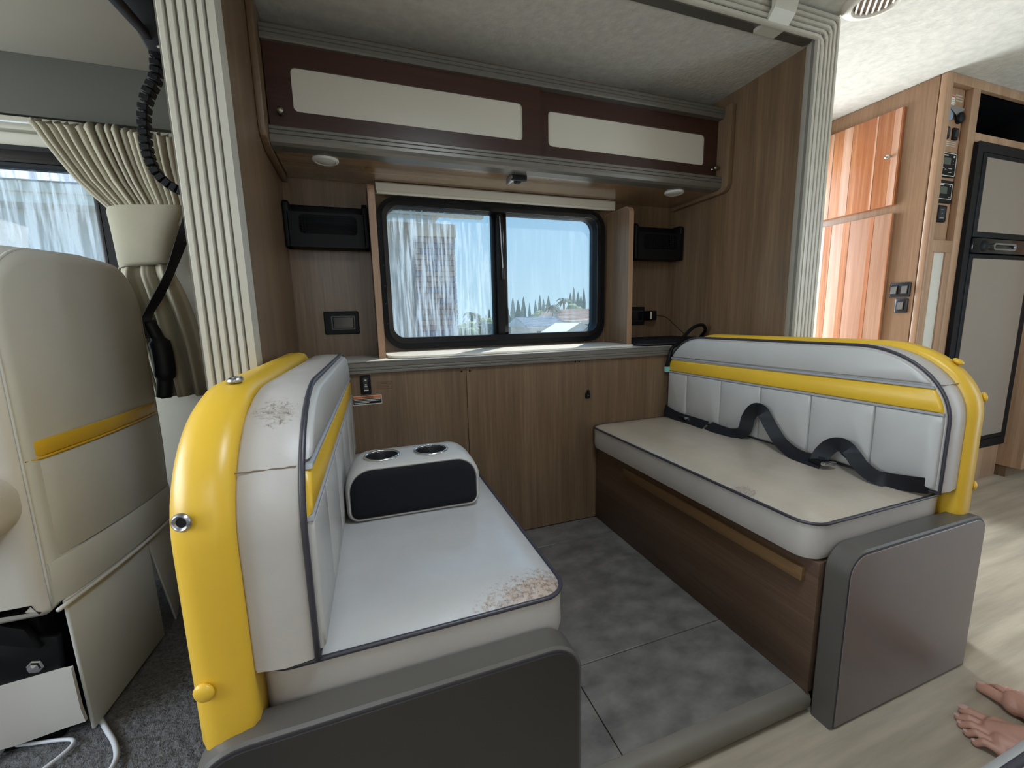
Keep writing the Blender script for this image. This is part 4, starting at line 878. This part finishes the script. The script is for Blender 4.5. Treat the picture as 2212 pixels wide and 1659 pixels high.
# tied-back curtain
cu = E_at('cab_curtain', (-0.72, 1.92, 0.78), 'beige pleated curtain tied back beside the cab window', 'curtain')
def curtain():
    NS = 150
    # control rows: (z, x_left, x_right, y, pleat amplitude)
    rows = [(1.722, -0.985, -0.590, 1.925, 0.020), (1.70, -0.975, -0.592, 1.925, 0.017), (1.66, -0.955, -0.592, 1.925, 0.016), (1.60, -0.918, -0.588, 1.92, 0.018), (1.54, -0.880, -0.580, 1.915, 0.018), (1.48, -0.828, -0.575, 1.91, 0.016), (1.447, -0.797, -0.580, 1.905, 0.012), (1.40, -0.792, -0.590, 1.90, 0.008)]
    g = G(); rnd = random.Random(11); ph = [rnd.uniform(-0.5, 0.5) for _ in range(NS + 1)]
    for z, a, b, y, am in rows:
        for i in range(NS + 1):
            u = i / NS; w = math.sin(u * 2 * math.pi * 17 + 1.2 * math.sin(u * 9.0)) + 0.3 * math.sin(u * 2 * math.pi * 6 + 2)
            x = a + (b - a) * (u ** (1.0 + 0.15 * (1.72 - z) / 0.3))
            zz = z + (0.012 * math.sin(u * 2 * math.pi * 17 + 0.8) * (1 if z > 1.715 else 0)) + (-0.006 * u if z > 1.7 else 0)
            g.v.append((x + 0.004 * math.cos(u * 2 * math.pi * 17), y + am * w, zz))
    n = NS + 1
    for j in range(len(rows) - 1):
        for i in range(NS):
            k = j * n + i; g.f.append((k, k + 1, k + n + 1, k + n))
    o = put('upper_drape', g, 'curtain', cu, smooth=180); md = o.modifiers.new('thickness', 'SOLIDIFY'); md.thickness = 0.003
    # tie band wrapped around the gather
    loops = []
    for z, a, b, d in ((1.462, -0.802, -0.580, 0.036), (1.448, -0.806, -0.578, 0.042), (1.40, -0.802, -0.598, 0.044), (1.33, -0.798, -0.625, 0.046), (1.27, -0.796, -0.640, 0.044), (1.258, -0.793, -0.642, 0.036)):
        cx, hx = (a + b) / 2, (b - a) / 2
        loops.append([(cx + hx * math.copysign(abs(math.cos(t)) ** 0.7, math.cos(t)), 1.905 + d * math.copysign(abs(math.sin(t)) ** 0.8, math.sin(t)), z + 0.01 * math.cos(t)) for t in [k * 2 * math.pi / 28 for k in range(28)]])
    put('tie_band', G().loft(loops), 'curtain', cu, smooth=60)
    rows = [(1.265, -0.795, -0.645, 1.90, 0.010), (1.235, -0.806, -0.640, 1.895, 0.012), (1.21, -0.812, -0.630, 1.895, 0.016), (1.12, -0.800, -0.605, 1.90, 0.022), (1.0, -0.785, -0.590, 1.905, 0.026), (0.88, -0.770, -0.585, 1.91, 0.028), (0.775, -0.758, -0.580, 1.91, 0.030)]
    g = G(); NS2 = 60
    for z, a, b, y, am in rows:
        for i in range(NS2 + 1):
            u = i / NS2; w = math.sin(u * 2 * math.pi * 3.2 + 0.6) + 0.25 * math.sin(u * 2 * math.pi * 8)
            g.v.append((a + (b - a) * u, y + am * w, z))
    n = NS2 + 1
    for j in range(len(rows) - 1):
        for i in range(NS2):
            k = j * n + i; g.f.append((k, k + 1, k + n + 1, k + n))
    o = put('lower_drape', g, 'curtain', cu, smooth=180, sub=1); md = o.modifiers.new('thickness', 'SOLIDIFY'); md.thickness = 0.003
    put('rod_wire', G().tube([(-1.4, 1.945, 1.712), (-0.985, 1.935, 1.714)], 0.003, 6), 'white_cable', cu)
curtain()
# cab seat belt
sbt = E_at('shoulder_belt', (-0.60, 1.85, 1.2), 'black shoulder belt hanging beside the beige curtain', 'seat belt')
put('webbing', G().ribbon(smooth_path([(-0.535, 1.845, 1.46), (-0.560, 1.845, 1.395), (-0.622, 1.840, 1.245), (-0.675, 1.835, 1.14), (-0.715, 1.83, 1.065), (-0.722, 1.835, 1.00)], 6), [Vector(w).normalized() * 0.022 for w in smooth_path([(0.9, 0.2, 0.3), (0.8, 0.3, 0.3), (0.35, 0.8, 0.15), (0.6, 0.6, 0.3), (0.8, 0.3, 0.5), (0.8, 0.3, 0.1)], 6)], 0.0012), 'belt', sbt, smooth=60)
put('retractor_cover', G().tube(smooth_path([(-0.715, 1.845, 1.06), (-0.695, 1.85, 0.985), (-0.690, 1.85, 0.90), (-0.698, 1.85, 0.83), (-0.705, 1.85, 0.785)], 6), [0.020] * 6 + [0.032] * 10 + [0.024] * 9, 10), 'belt', sbt, smooth=180)
# wiring carrier of the slide-out
kc_ = E_at('cable_chain', (-0.53, 1.6, 1.45), 'black segmented cable chain hanging between bunk and slide-out', 'cable chain')
def chain():
    P = smooth_path([(-0.500, 1.60, 1.90), (-0.505, 1.60, 1.80), (-0.512, 1.60, 1.755), (-0.538, 1.60, 1.705), (-0.553, 1.60, 1.655), (-0.559, 1.60, 1.59), (-0.556, 1.60, 1.53), (-0.540, 1.60, 1.487), (-0.512, 1.60, 1.458), (-0.475, 1.60, 1.442), (-0.42, 1.60, 1.440)], 6)
    # resample at even steps
    out = [P[0]]; acc = 0
    for a, b in zip(P[:-1], P[1:]):
        acc += (b - a).length
        if acc > 0.0185: out.append(b); acc = 0
    link = None
    for a, b in zip(out[:-1], out[1:]):
        t = (b - a).normalized(); c = (a + b) / 2
        if link is None:
            link = put('link', G().box(-0.0085, 0.0085, -0.018, 0.018, -0.0125, 0.0125), 'black_plastic', kc_, bev=0.002, seg=1)
            o = link
        else:
            o = link.copy(); COL.objects.link(o)
        zx = t; yx = Vector((0, 1, 0)); xx = yx.cross(zx).normalized()
        mm = Matrix.Identity(4)
        for i in range(3): mm[i][0] = zx[i]; mm[i][1] = yx[i]; mm[i][2] = xx[i]; mm[i][3] = c[i]
        o.matrix_basis = mm
    put('bundle', G().tube(out, 0.007, 6), 'dark_grey_plastic', kc_, smooth=180)
chain()
mc = E_at('chain_mount', (-0.47, 1.57, 1.8), 'black metal bracket above the cable chain', 'bracket')
put('post', G().loft([[(-0.505, 1.55, 1.80), (-0.455, 1.55, 1.80), (-0.455, 1.62, 1.80), (-0.505, 1.62, 1.80)], [(-0.555, 1.50, 1.929), (-0.47, 1.50, 1.929), (-0.47, 1.62, 1.929), (-0.555, 1.62, 1.929)]]), 'black_plastic', mc, bev=0.004)
put('rail', G().loft([[(-0.60, 1.30, 1.929), (-0.572, 1.30, 1.929), (-0.572, 1.30, 1.905), (-0.60, 1.30, 1.905)], [(-0.478, 1.62, 1.815), (-0.462, 1.62, 1.815), (-0.462, 1.62, 1.798), (-0.478, 1.62, 1.798)]]), 'dark_grey_plastic', mc, bev=0.002)
put('screw', G().lathe((-0.478, 1.549, 1.815), (0, -1, 0), [(0.008, 0), (0.006, 0.004), (0.001, 0.005)], 10), 'chrome', mc)
# white cord on the carpet
cd = E_at('charging_cord', (-0.75, 1.2, 0.006), 'thin white cord lying in loops on the grey carpet', 'cord')
put('strand', G().tube(smooth_path([(-0.775, 1.36, 0.012), (-0.752, 1.305, 0.012), (-0.705, 1.24, 0.012), (-0.660, 1.18, 0.012), (-0.636, 1.13, 0.012), (-0.640, 1.09, 0.012), (-0.67, 1.05, 0.012)], 6), 0.006, 8), 'white_cable', cd, smooth=180)
put('strand', G().tube(smooth_path([(-0.915, 1.27, 0.012), (-0.86, 1.256, 0.012), (-0.80, 1.243, 0.012), (-0.765, 1.228, 0.013), (-0.762, 1.205, 0.012), (-0.785, 1.168, 0.012), (-0.81, 1.14, 0.012)], 6), 0.0045, 8), 'white_cable', cd, smooth=180)
put('strand', G().tube(smooth_path([(-0.90, 1.34, 0.012), (-0.915, 1.29, 0.012), (-0.92, 1.24, 0.012), (-0.93, 1.20, 0.012)], 6), 0.005, 8), 'white_cable', cd, smooth=180)

# ================================================================== SOFA AND PERSON ON THE PASSENGER SIDE
so = E_at('sofa', (1.15, -0.12, 0), 'cream sofa cushion with dark piping at the aisle edge', 'sofa')
box('base', 0.46, 1.66, -0.44, 0.18, 0.0, 0.375, 'walnut_x', so, bev=0.004)
ft = rrect(0.44, 1.68, -0.40, 0.200, 0.04, 6)
put('seat_boxing', G().loft([[(p[0], p[1], z) for p in inset(dens(ft, 0.06), d)] for z, d in ((0.378, 0.012), (0.384, -0.01), (0.41, -0.030), (0.44, -0.034), (0.47, -0.022), (0.492, 0.0))]), 'vinyl_panel', so, smooth=50)
put('seat_top', G().loft([[(p[0], p[1], z) for p in inset(dens(ft, 0.06), d)] for z, d in ((0.490, 0.004), (0.499, 0.006), (0.509, 0.02), (0.516, 0.06), (0.518, 0.15))]), 'seat_worn_rear', so, smooth=60)
put('piping', G().tube([(p[0], p[1], 0.496) for p in inset(dens(ft, 0.06), 0.001)], 0.0055, 8, closed=True), 'piping_dark', so, smooth=180)
put('backrest', slab(rrect(0.46, 1.66, 0.50, 0.95, 0.08, 6, (0.02, 0.02, 0.1, 0.1)), 'y', [(-0.445, 0.02), (-0.43, 0.0), (-0.33, 0.0), (-0.315, 0.02)]), 'vinyl_panel', so, smooth=50)

def capsule(g, a, b, ra, rb, n=14):
    a = Vector(a); b = Vector(b); ax = (b - a); L = ax.length; ax.normalize(); prof = []
    for k in range(5): t = math.pi / 2 * (k / 4); prof.append((max(0.0005, ra * math.sin(t)), -ra * math.cos(t)))
    for k in range(1, 5): t = math.pi / 2 * (k / 4); prof.append((max(0.0005, rb * math.cos(t)), L + rb * math.sin(t)))
    g.lathe(a, ax, prof, n)
def ellipsoid(g, c, r, n=14):
    o = len(g.v); loops = []
    for k in range(9):
        t = math.pi * (0.02 + 0.96 * k / 8); loops.append([(c[0] + r[0] * math.sin(t) * math.cos(p), c[1] + r[1] * math.sin(t) * math.sin(p), c[2] - r[2] * math.cos(t)) for p in [q * 2 * math.pi / n for q in range(n)]])
    g.loft(loops)
def foot(g, heel, ang, side, nails):
    """heel point on the floor, ang = direction of the toes, side = +1 when the big toe lies to the right of the toe direction"""
    d = Vector((math.cos(ang), math.sin(ang), 0)); r = Vector((d.y, -d.x, 0)) * side; U = Vector((0, 0, 1)); H = Vector((heel[0], heel[1], 0))
    def P(f, s, h): return H + d * f + r * s + U * h
    ellipsoid(g, P(0.035, 0, 0.036), (0.034, 0.034, 0.036))
    capsule(g, P(0.035, -0.004, 0.034), P(0.15, -0.020, 0.026), 0.030, 0.024)     # outer edge
    capsule(g, P(0.040, 0.010, 0.052), P(0.165, 0.020, 0.028), 0.034, 0.026)      # inner arch
    capsule(g, P(0.065, 0.004, 0.078), P(0.170, 0.004, 0.030), 0.032, 0.022)      # instep
    capsule(g, P(0.160, 0.027, 0.026), P(0.150, -0.032, 0.021), 0.025, 0.020)     # ball of the foot
    toes = [(0.0330, 0.188, 0.236, 0.0145, 0.0135), (0.0075, 0.184, 0.237, 0.0092, 0.0086), (-0.0125, 0.180, 0.228, 0.0088, 0.0082), (-0.0310, 0.172, 0.214, 0.0084, 0.0078), (-0.0480, 0.158, 0.197, 0.0084, 0.0078)]
    for k, (s, f0, f1, r0, r1) in enumerate(toes):
        sp_ = 0.004 if k == 0 else 0.0
        m_ = (f0 + f1) / 2
        capsule(g, P(f0 - 0.028, s * 0.96, 0.026 - 0.001 * k), P(m_, s + sp_ * 0.5, 0.020 + (0.004 if k else -0.002)), r0 * 1.05, r0)
        capsule(g, P(m_, s + sp_ * 0.5, 0.020 + (0.004 if k else -0.002)), P(f1 - r1, s + sp_, r1 + 0.0015), r0, r1)
        nails.append((P(f1 - r1 * 0.55, s + sp_, r1 * 1.85 + 0.001), d, r, r1))
    return P(0.052, 0, 0.085)
def person():
    pe = E_at('person', (1.5, 0.25, 0), 'barefoot person whose bare feet rest on the plank floor', 'person')
    g = G(); nails = []
    aL = foot(g, (1.402, 0.263), math.radians(103), 1, nails)
    aR = foot(g, (1.492, 0.288), math.radians(73), -1, nails)
    for an, kn, hp in ((aL, (1.42, 0.24, 0.53), (1.42, -0.20, 0.60)), (aR, (1.55, 0.27, 0.54), (1.60, -0.19, 0.60))):
        an = Vector(an); kn = Vector(kn); hp = Vector(hp)
        capsule(g, an - Vector((0, 0, 0.03)), an.lerp(kn, 0.3), 0.036, 0.042); capsule(g, an.lerp(kn, 0.3), an.lerp(kn, 0.65), 0.042, 0.056); capsule(g, an.lerp(kn, 0.65), kn, 0.056, 0.055)
        capsule(g, kn, hp, 0.062, 0.085)
    capsule(g, (1.42, -0.20, 0.62), (1.60, -0.19, 0.62), 0.10, 0.10)
    capsule(g, (1.51, -0.20, 0.64), (1.51, -0.25, 0.98), 0.125, 0.140); capsule(g, (1.38, -0.25, 1.06), (1.64, -0.25, 1.06), 0.068, 0.068)
    capsule(g, (1.51, -0.25, 1.02), (1.51, -0.24, 1.18), 0.08, 0.052)
    ellipsoid(g, (1.51, -0.215, 1.275), (0.074, 0.094, 0.115)); ellipsoid(g, (1.51, -0.12, 1.262), (0.014, 0.018, 0.02))
    for s in (-1, 1):
        ellipsoid(g, (1.51 + s * 0.076, -0.22, 1.27), (0.010, 0.018, 0.03))
        sh = Vector((1.51 + s * 0.18, -0.25, 1.05)); el = Vector((1.51 + s * 0.235, -0.16, 0.78)); wr = Vector((1.51 + s * 0.12, 0.06, 0.675))
        capsule(g, sh, el, 0.052, 0.042); capsule(g, el, wr, 0.042, 0.028); capsule(g, wr, wr + Vector((-s * 0.02, 0.07, -0.012)), 0.030, 0.034)
        for k in range(4): capsule(g, wr + Vector((-s * 0.02 + (k - 1.5) * 0.02, 0.085, -0.012)), wr + Vector((-s * 0.025 + (k - 1.5) * 0.021, 0.145 + (0.01 if k in (1, 2) else 0), -0.03)), 0.0095, 0.008)
        capsule(g, wr + Vector((-s * 0.045, 0.03, -0.005)), wr + Vector((-s * 0.068, 0.085, -0.02)), 0.011, 0.009)
    b = put('body', g, 'skin', pe, smooth=180)
    md = b.modifiers.new('fuse', 'REMESH'); md.mode = 'VOXEL'; md.voxel_size = 0.0026; md.use_smooth_shade = True
    md = b.modifiers.new('soften', 'SMOOTH'); md.factor = 0.4; md.iterations = 1
    for k, (c, d, r, rr) in enumerate(nails):
        gg = G(); ax = (Vector((0, 0, 1)) + d * 0.35).normalized(); 
        t1 = (d - ax * d.dot(ax)).normalized(); t2 = ax.cross(t1)
        L = []
        for h, q in ((-0.002, 0.8), (0.0002, 0.8), (0.0008, 0.6)):
            L.append([c + ax * h + t1 * math.cos(a) * rr * q + t2 * math.sin(a) * rr * q * 0.85 for a in [i * math.pi / 6 for i in range(12)]])
        put('nail', gg.loft(L), 'nail', pe, smooth=60)
    def cloth(nm, mat, segs, vox):
        gg = G()
        for a_, b_, r0, r1 in segs: capsule(gg, a_, b_, r0, r1)
        o = put(nm, gg, mat, pe, smooth=180); m1 = o.modifiers.new('fuse', 'REMESH'); m1.mode = 'VOXEL'; m1.voxel_size = vox; m1.use_smooth_shade = True
    cloth('shorts', 'denim', [((1.42, -0.20, 0.62), (1.60, -0.19, 0.62), 0.108, 0.108), ((1.42, -0.20, 0.60), (1.42, 0.10, 0.55), 0.098, 0.082), ((1.60, -0.19, 0.60), (1.57, 0.12, 0.555), 0.098, 0.082)], 0.008)
    cloth('shirt', 'shirt', [((1.51, -0.20, 0.66), (1.51, -0.25, 0.98), 0.140, 0.150), ((1.38, -0.25, 1.06), (1.64, -0.25, 1.06), 0.076, 0.076), ((1.34, -0.25, 1.05), (1.30, -0.21, 0.90), 0.065, 0.062), ((1.68, -0.25, 1.05), (1.72, -0.21, 0.90), 0.065, 0.062)], 0.008)
    gg = G(); ellipsoid(gg, (1.51, -0.235, 1.31), (0.082, 0.098, 0.10)); put('hair', gg, 'hair', pe, smooth=180)
    for s in (-1, 1):
        gg = G(); ellipsoid(gg, (1.51 + s * 0.03, -0.128, 1.285), (0.012, 0.008, 0.009), 10); put('eye', gg, 'hair', pe, smooth=180)
    gg = G(); ellipsoid(gg, (1.51, -0.125, 1.215), (0.024, 0.010, 0.006), 10); put('mouth', gg, 'red_print', pe, smooth=180)
person()

# ================================================================== OUTDOORS
box('ground', -60, 80, 2.6, 120, -3.2, -3.0, 'outdoor_ground', bev=0, kind=ST)
def house(name, label, x0, x1, y0, y1, zb, zw, zr, wallm, roofm, ridge='x'):
    h = E_at(name, ((x0 + x1) / 2, (y0 + y1) / 2, zb), label, 'house')
    box('wall', x0, x1, y0, y1, zb, zw, wallm, h, bev=0)
    ov = 0.5
    if ridge == 'x':
        ym = (y0 + y1) / 2; prof = [(y0 - ov, zw - 0.15), (y1 + ov, zw - 0.15), (ym, zr)]
        rf = put('roof', G().prism(prof, 'x', x0 - ov, x1 + ov), roofm, h)
        n = int((x1 - x0) / 0.9)
        for k in range(9):
            t = (k + 0.5) / 9; yy = y0 - ov + (ym - y0 + ov) * t; zz = zw - 0.15 + (zr - zw + 0.15) * t
            box('roof_course', x0 - ov, x1 + ov, yy - 0.04, yy + 0.3, zz + 0.02, zz + 0.10, roofm, rf, bev=0)
    else:
        xm = (x0 + x1) / 2; prof = [(x0 - ov, zw - 0.15), (x1 + ov, zw - 0.15), (xm, zr)]
        rf = put('roof', G().prism(prof, 'y', y0 - ov, y1 + ov), roofm, h)
        for s in (-1, 1): put('barge_board', G().loft([[(xm, y0 - ov - 0.05, zr + 0.05), (xm, y0 - ov + 0.1, zr + 0.05), (xm, y0 - ov + 0.1, zr - 0.3), (xm, y0 - ov - 0.05, zr - 0.3)], [(xm + s * (x1 - xm + ov), y0 - ov - 0.05, zw - 0.1), (xm + s * (x1 - xm + ov), y0 - ov + 0.1, zw - 0.1), (xm + s * (x1 - xm + ov), y0 - ov + 0.1, zw - 0.45), (xm + s * (x1 - xm + ov), y0 - ov - 0.05, zw - 0.45)]]), 'eave_board', h)
    for k in range(3):
        a = x0 + (x1 - x0) * (0.15 + 0.28 * k)
        wn = box('window', a, a + (x1 - x0) * 0.14, y0 - 0.04, y0 + 0.02, zb + 0.9 + 0.2, zw - 0.5, 'house_white', h, bev=0)
        box('pane', a + 0.1, a + (x1 - x0) * 0.14 - 0.1, y0 - 0.06, y0 - 0.03, zb + 1.2, zw - 0.6, 'lcd', wn, bev=0)
    return h
house('tile_roof_house', 'distant house with a reddish roof behind the clear pane', 21.4, 33.0, 42.0, 50.0, -3.0, 0.85, 2.0, 'house_white', 'roof_tile_red')
house('grey_roof_house', 'distant house with a grey roof beside the reddish one', 16.6, 21.2, 41.0, 47.0, -3.0, 0.25, 1.15, 'house_white', 'roof_grey')
house('low_white_shed', 'low pale gabled shed in front of the grey-roofed house', 16.5, 19.4, 33.0, 37.0, -3.0, -0.35, 0.55, 'house_white', 'roof_grey', 'y')
# neighbour house close by: wall, eave and brick chimney seen through the streaks
nb = E_at('neighbour_house', (-6, 11, -3), 'pale stucco house wall outside the streaked windows', 'house')
box('wall', -16, 1.30, 9.0, 14.0, -3.0, 3.05, 'stucco', nb, bev=0)
box('fascia_board', -16, 2.47, 8.45, 8.62, 3.04, 3.20, 'eave_board', nb, bev=0.03)
box('soffit', -16, 1.42, 8.5, 9.2, 2.90, 3.05, 'eave_board', nb, bev=0)
put('roof', G().prism([(8.4, 3.2), (15.0, 3.2), (11.7, 4.3)], 'x', -16.4, 1.7), 'roof_grey', nb)
for k in range(4):
    wn = box('window', -9.0 + k * 2.3, -7.9 + k * 2.3, 8.95, 9.02, -0.6, 0.9, 'eave_board', nb, bev=0)
    box('pane', -8.9 + k * 2.3, -8.0 + k * 2.3, 8.93, 8.96, -0.5, 0.8, 'lcd', wn, bev=0)
cy = E_at('brick_chimney', (1.36, 8.3, -3), 'brick chimney with a pale cap beside the stucco house', 'chimney')
box('core', 0.995, 1.735, 8.01, 8.69, -3.0, 2.56, 'mortar', cy, bev=0)
box('cap', 0.955, 1.775, 7.97, 8.73, 2.56, 2.80, 'chimney_cap', cy, bev=0.02)
def bricks():
    rnd = random.Random(2); proto = {}
    for m_ in ('brick_a', 'brick_b', 'brick_c'):
        me = bpy.data.meshes.new('brick'); g = G().box(-0.5, 0.5, -0.5, 0.5, -0.5, 0.5); me.from_pydata(g.v, [], g.f); me.materials.append(M[m_]); proto[m_] = me
    z = 0.55; row = 0
    while z < 2.52:
        off = 0.11 if row % 2 else 0.0; x = 0.995 - off
        while x < 1.735:
            a = max(x, 0.985); b = min(x + 0.205, 1.745)
            if b - a > 0.03:
                o = bpy.data.objects.new('brick', proto[rnd.choice(list(proto))]); COL.objects.link(o); adopt(o, cy)
                o.matrix_basis = Matrix.Translation(((a + b) / 2, 8.01 - 0.002 * rnd.random(), z + 0.045)) @ Matrix.Diagonal((b - a, 0.05, 0.085, 1))
            x += 0.22
        z += 0.10; row += 1
bricks()
# trees
def cypress(x, y, zb, h, r, label, gname='cypress trees on the skyline'):
    e = E_at('cypress_tree', (x, y, zb), label, 'tree', gname)
    rnd = random.Random(int(x * 91 + y * 7)); loops = []; n = 14; K = 16
    for k in range(K + 1):
        t = k / K; rr = r * (0.35 + 0.9 * math.sin(math.pi * min(1, t * 0.72 + 0.14))) * (1 - t) ** 0.55 + 0.02
        loops.append([(x + rr * math.cos(a) * rnd.uniform(0.72, 1.2), y + rr * math.sin(a) * rnd.uniform(0.72, 1.2), zb + 0.3 + (h - 0.3) * t + rnd.uniform(-0.1, 0.1) * (1 - t)) for a in [q * 2 * math.pi / n for q in range(n)]])
    put('crown', G().loft(loops), 'cypress', e, smooth=40)
    put('trunk', G().tube([(x, y, zb), (x, y, zb + 1.0)], 0.15, 8), 'bark', e)
def at40(px, Y=40.0):      # skyline abscissa in metres at 40 m
    return px * Y / 40.0
cyl = [(13.75, 2.6, 0.45, 'first'), (14.4, 3.1, 0.42, 'second'), (14.95, 2.9, 0.5, 'third'), (15.55, 3.2, 0.42, 'fourth'), (16.2, 2.6, 0.25, 'slim fifth'), (16.85, 2.9, 0.32, 'sixth'), (17.35, 3.4, 0.35, 'seventh'), (17.75, 3.0, 0.4, 'eighth'), (18.3, 3.3, 0.5, 'ninth')]
for k, (x, zt, r, w) in enumerate(cyl):
    Y = 52.0 + 3.2 * (k % 3) + 0.8 * (k // 3)
    cypress(at40(x, Y), Y, -3.0, (zt - 1.04) * Y / 40 + 4.04, r * 1.3, w + ' cypress to the right of the window mullion')
for k, (x, zt, r, w) in enumerate(((20.85, 3.6, 0.55, 'broad cypress behind the reddish roof'), (21.25, 4.15, 0.40, 'tallest cypress behind the reddish roof'), (21.75, 3.7, 0.5, 'pointed cypress right of the tallest one'), (22.1, 3.3, 0.45, 'short cypress behind the reddish roof'), (22.45, 4.1, 0.34, 'slim tall cypress furthest right in the clear pane'))):
    Y = 66.0 + 3.5 * (k % 3)
    cypress(at40(x, Y), Y, -3.0, (zt - 1.04) * Y / 40 + 4.04, r * 1.5, w)
def palm(x, y, zt, s, label):
    e = E_at('palm_tree', (x, y, -3.0), label, 'tree', 'palm trees on the skyline')
    put('trunk', G().tube([(x, y, -3.0), (x + 0.1, y, (zt - 3) / 2), (x, y, zt)], 0.14 * s, 8), 'bark', e)
    rnd = random.Random(int(x * 31))
    for k in range(16):
        a = k * 2 * math.pi / 16 + rnd.uniform(-0.2, 0.2); L = s * rnd.uniform(1.0, 1.5); up = rnd.uniform(-0.3, 0.7); pts = []; w = []
        for q in range(6):
            t = q / 5; rr = L * t; pts.append((x + rr * math.cos(a), y + rr * math.sin(a), zt + up * L * t - 0.75 * L * t * t)); w.append(Vector((-math.sin(a), math.cos(a), 0.2)) * (0.16 * s * math.sin(math.pi * min(0.97, t * 0.9 + 0.08)) + 0.01))
        put('frond', G().ribbon(pts, w, 0.01), 'palm_leaf', e)
palm(10.1 * 0.9, 36, 1.04 + 0.58 * 0.9, 0.65, 'tallest of the small palms left of the mullion')
palm(10.75, 42, 1.45, 0.55, 'middle palm left of the mullion'); palm(11.9, 45, 1.45, 0.5, 'shortest palm left of the mullion')
palm(20.9, 44.5, 2.35, 0.9, 'bushy palm over the grey roof'); palm(29.6, 59, 3.7, 1.1, 'taller palm next to the broad cypress')
def bush(x, y, zt, r, label, mat='leaf_green'):
    e = E_at('leafy_tree', (x, y, -3.0), label, 'tree', 'leafy trees on the skyline')
    rnd = random.Random(int(x * 17)); g = G()
    for k in range(9):
        c = (x + rnd.uniform(-0.6, 0.6) * r, y + rnd.uniform(-0.6, 0.6) * r, zt - r * rnd.uniform(0.5, 1.4)); q = r * rnd.uniform(0.4, 0.65); o = len(g.v)
        ellipsoid(g, c, (q, q, q * 0.85), 12)
        for i in range(o, len(g.v)):
            v = Vector(g.v[i]); v = Vector(c) + (v - Vector(c)) * rnd.uniform(0.8, 1.2); g.v[i] = tuple(v)
    put('crown', g, mat, e, smooth=30)
    put('trunk', G().tube([(x, y, -3.0), (x, y, zt - r)], 0.2, 8), 'bark', e)
bush(8.4, 34, 1.1, 1.1, 'yellow-green tree beside the chimney'); bush(11.3, 40, 0.95, 1.0, 'rounded tree below the palms', 'cypress'); bush(15.0, 50, 1.45, 1.5, 'tree just left of the mullion')
bush(14.4, 45, 1.0, 1.0, 'low tree hidden by the mullion', 'cypress'); bush(21.6, 50, 2.1, 1.2, 'leafy tree among the cypresses'); bush(28.2, 63, 3.0, 1.8, 'tree above the grey roof', 'cypress'); bush(33.0, 62, 3.2, 1.8, 'tree behind the ridge of the reddish roof')
for k in range(4): cypress(at40(11.55 + 0.35 * k, 56 + 2.2 * k), 56.0 + 2.2 * k, -3.0, (1.5 + 0.55 * (k % 2) - 1.04) * (56 + 2.2 * k) / 40 + 4.04, 0.35, ('small', 'taller', 'slim', 'dark')[k] + ' cypress left of the window mullion')
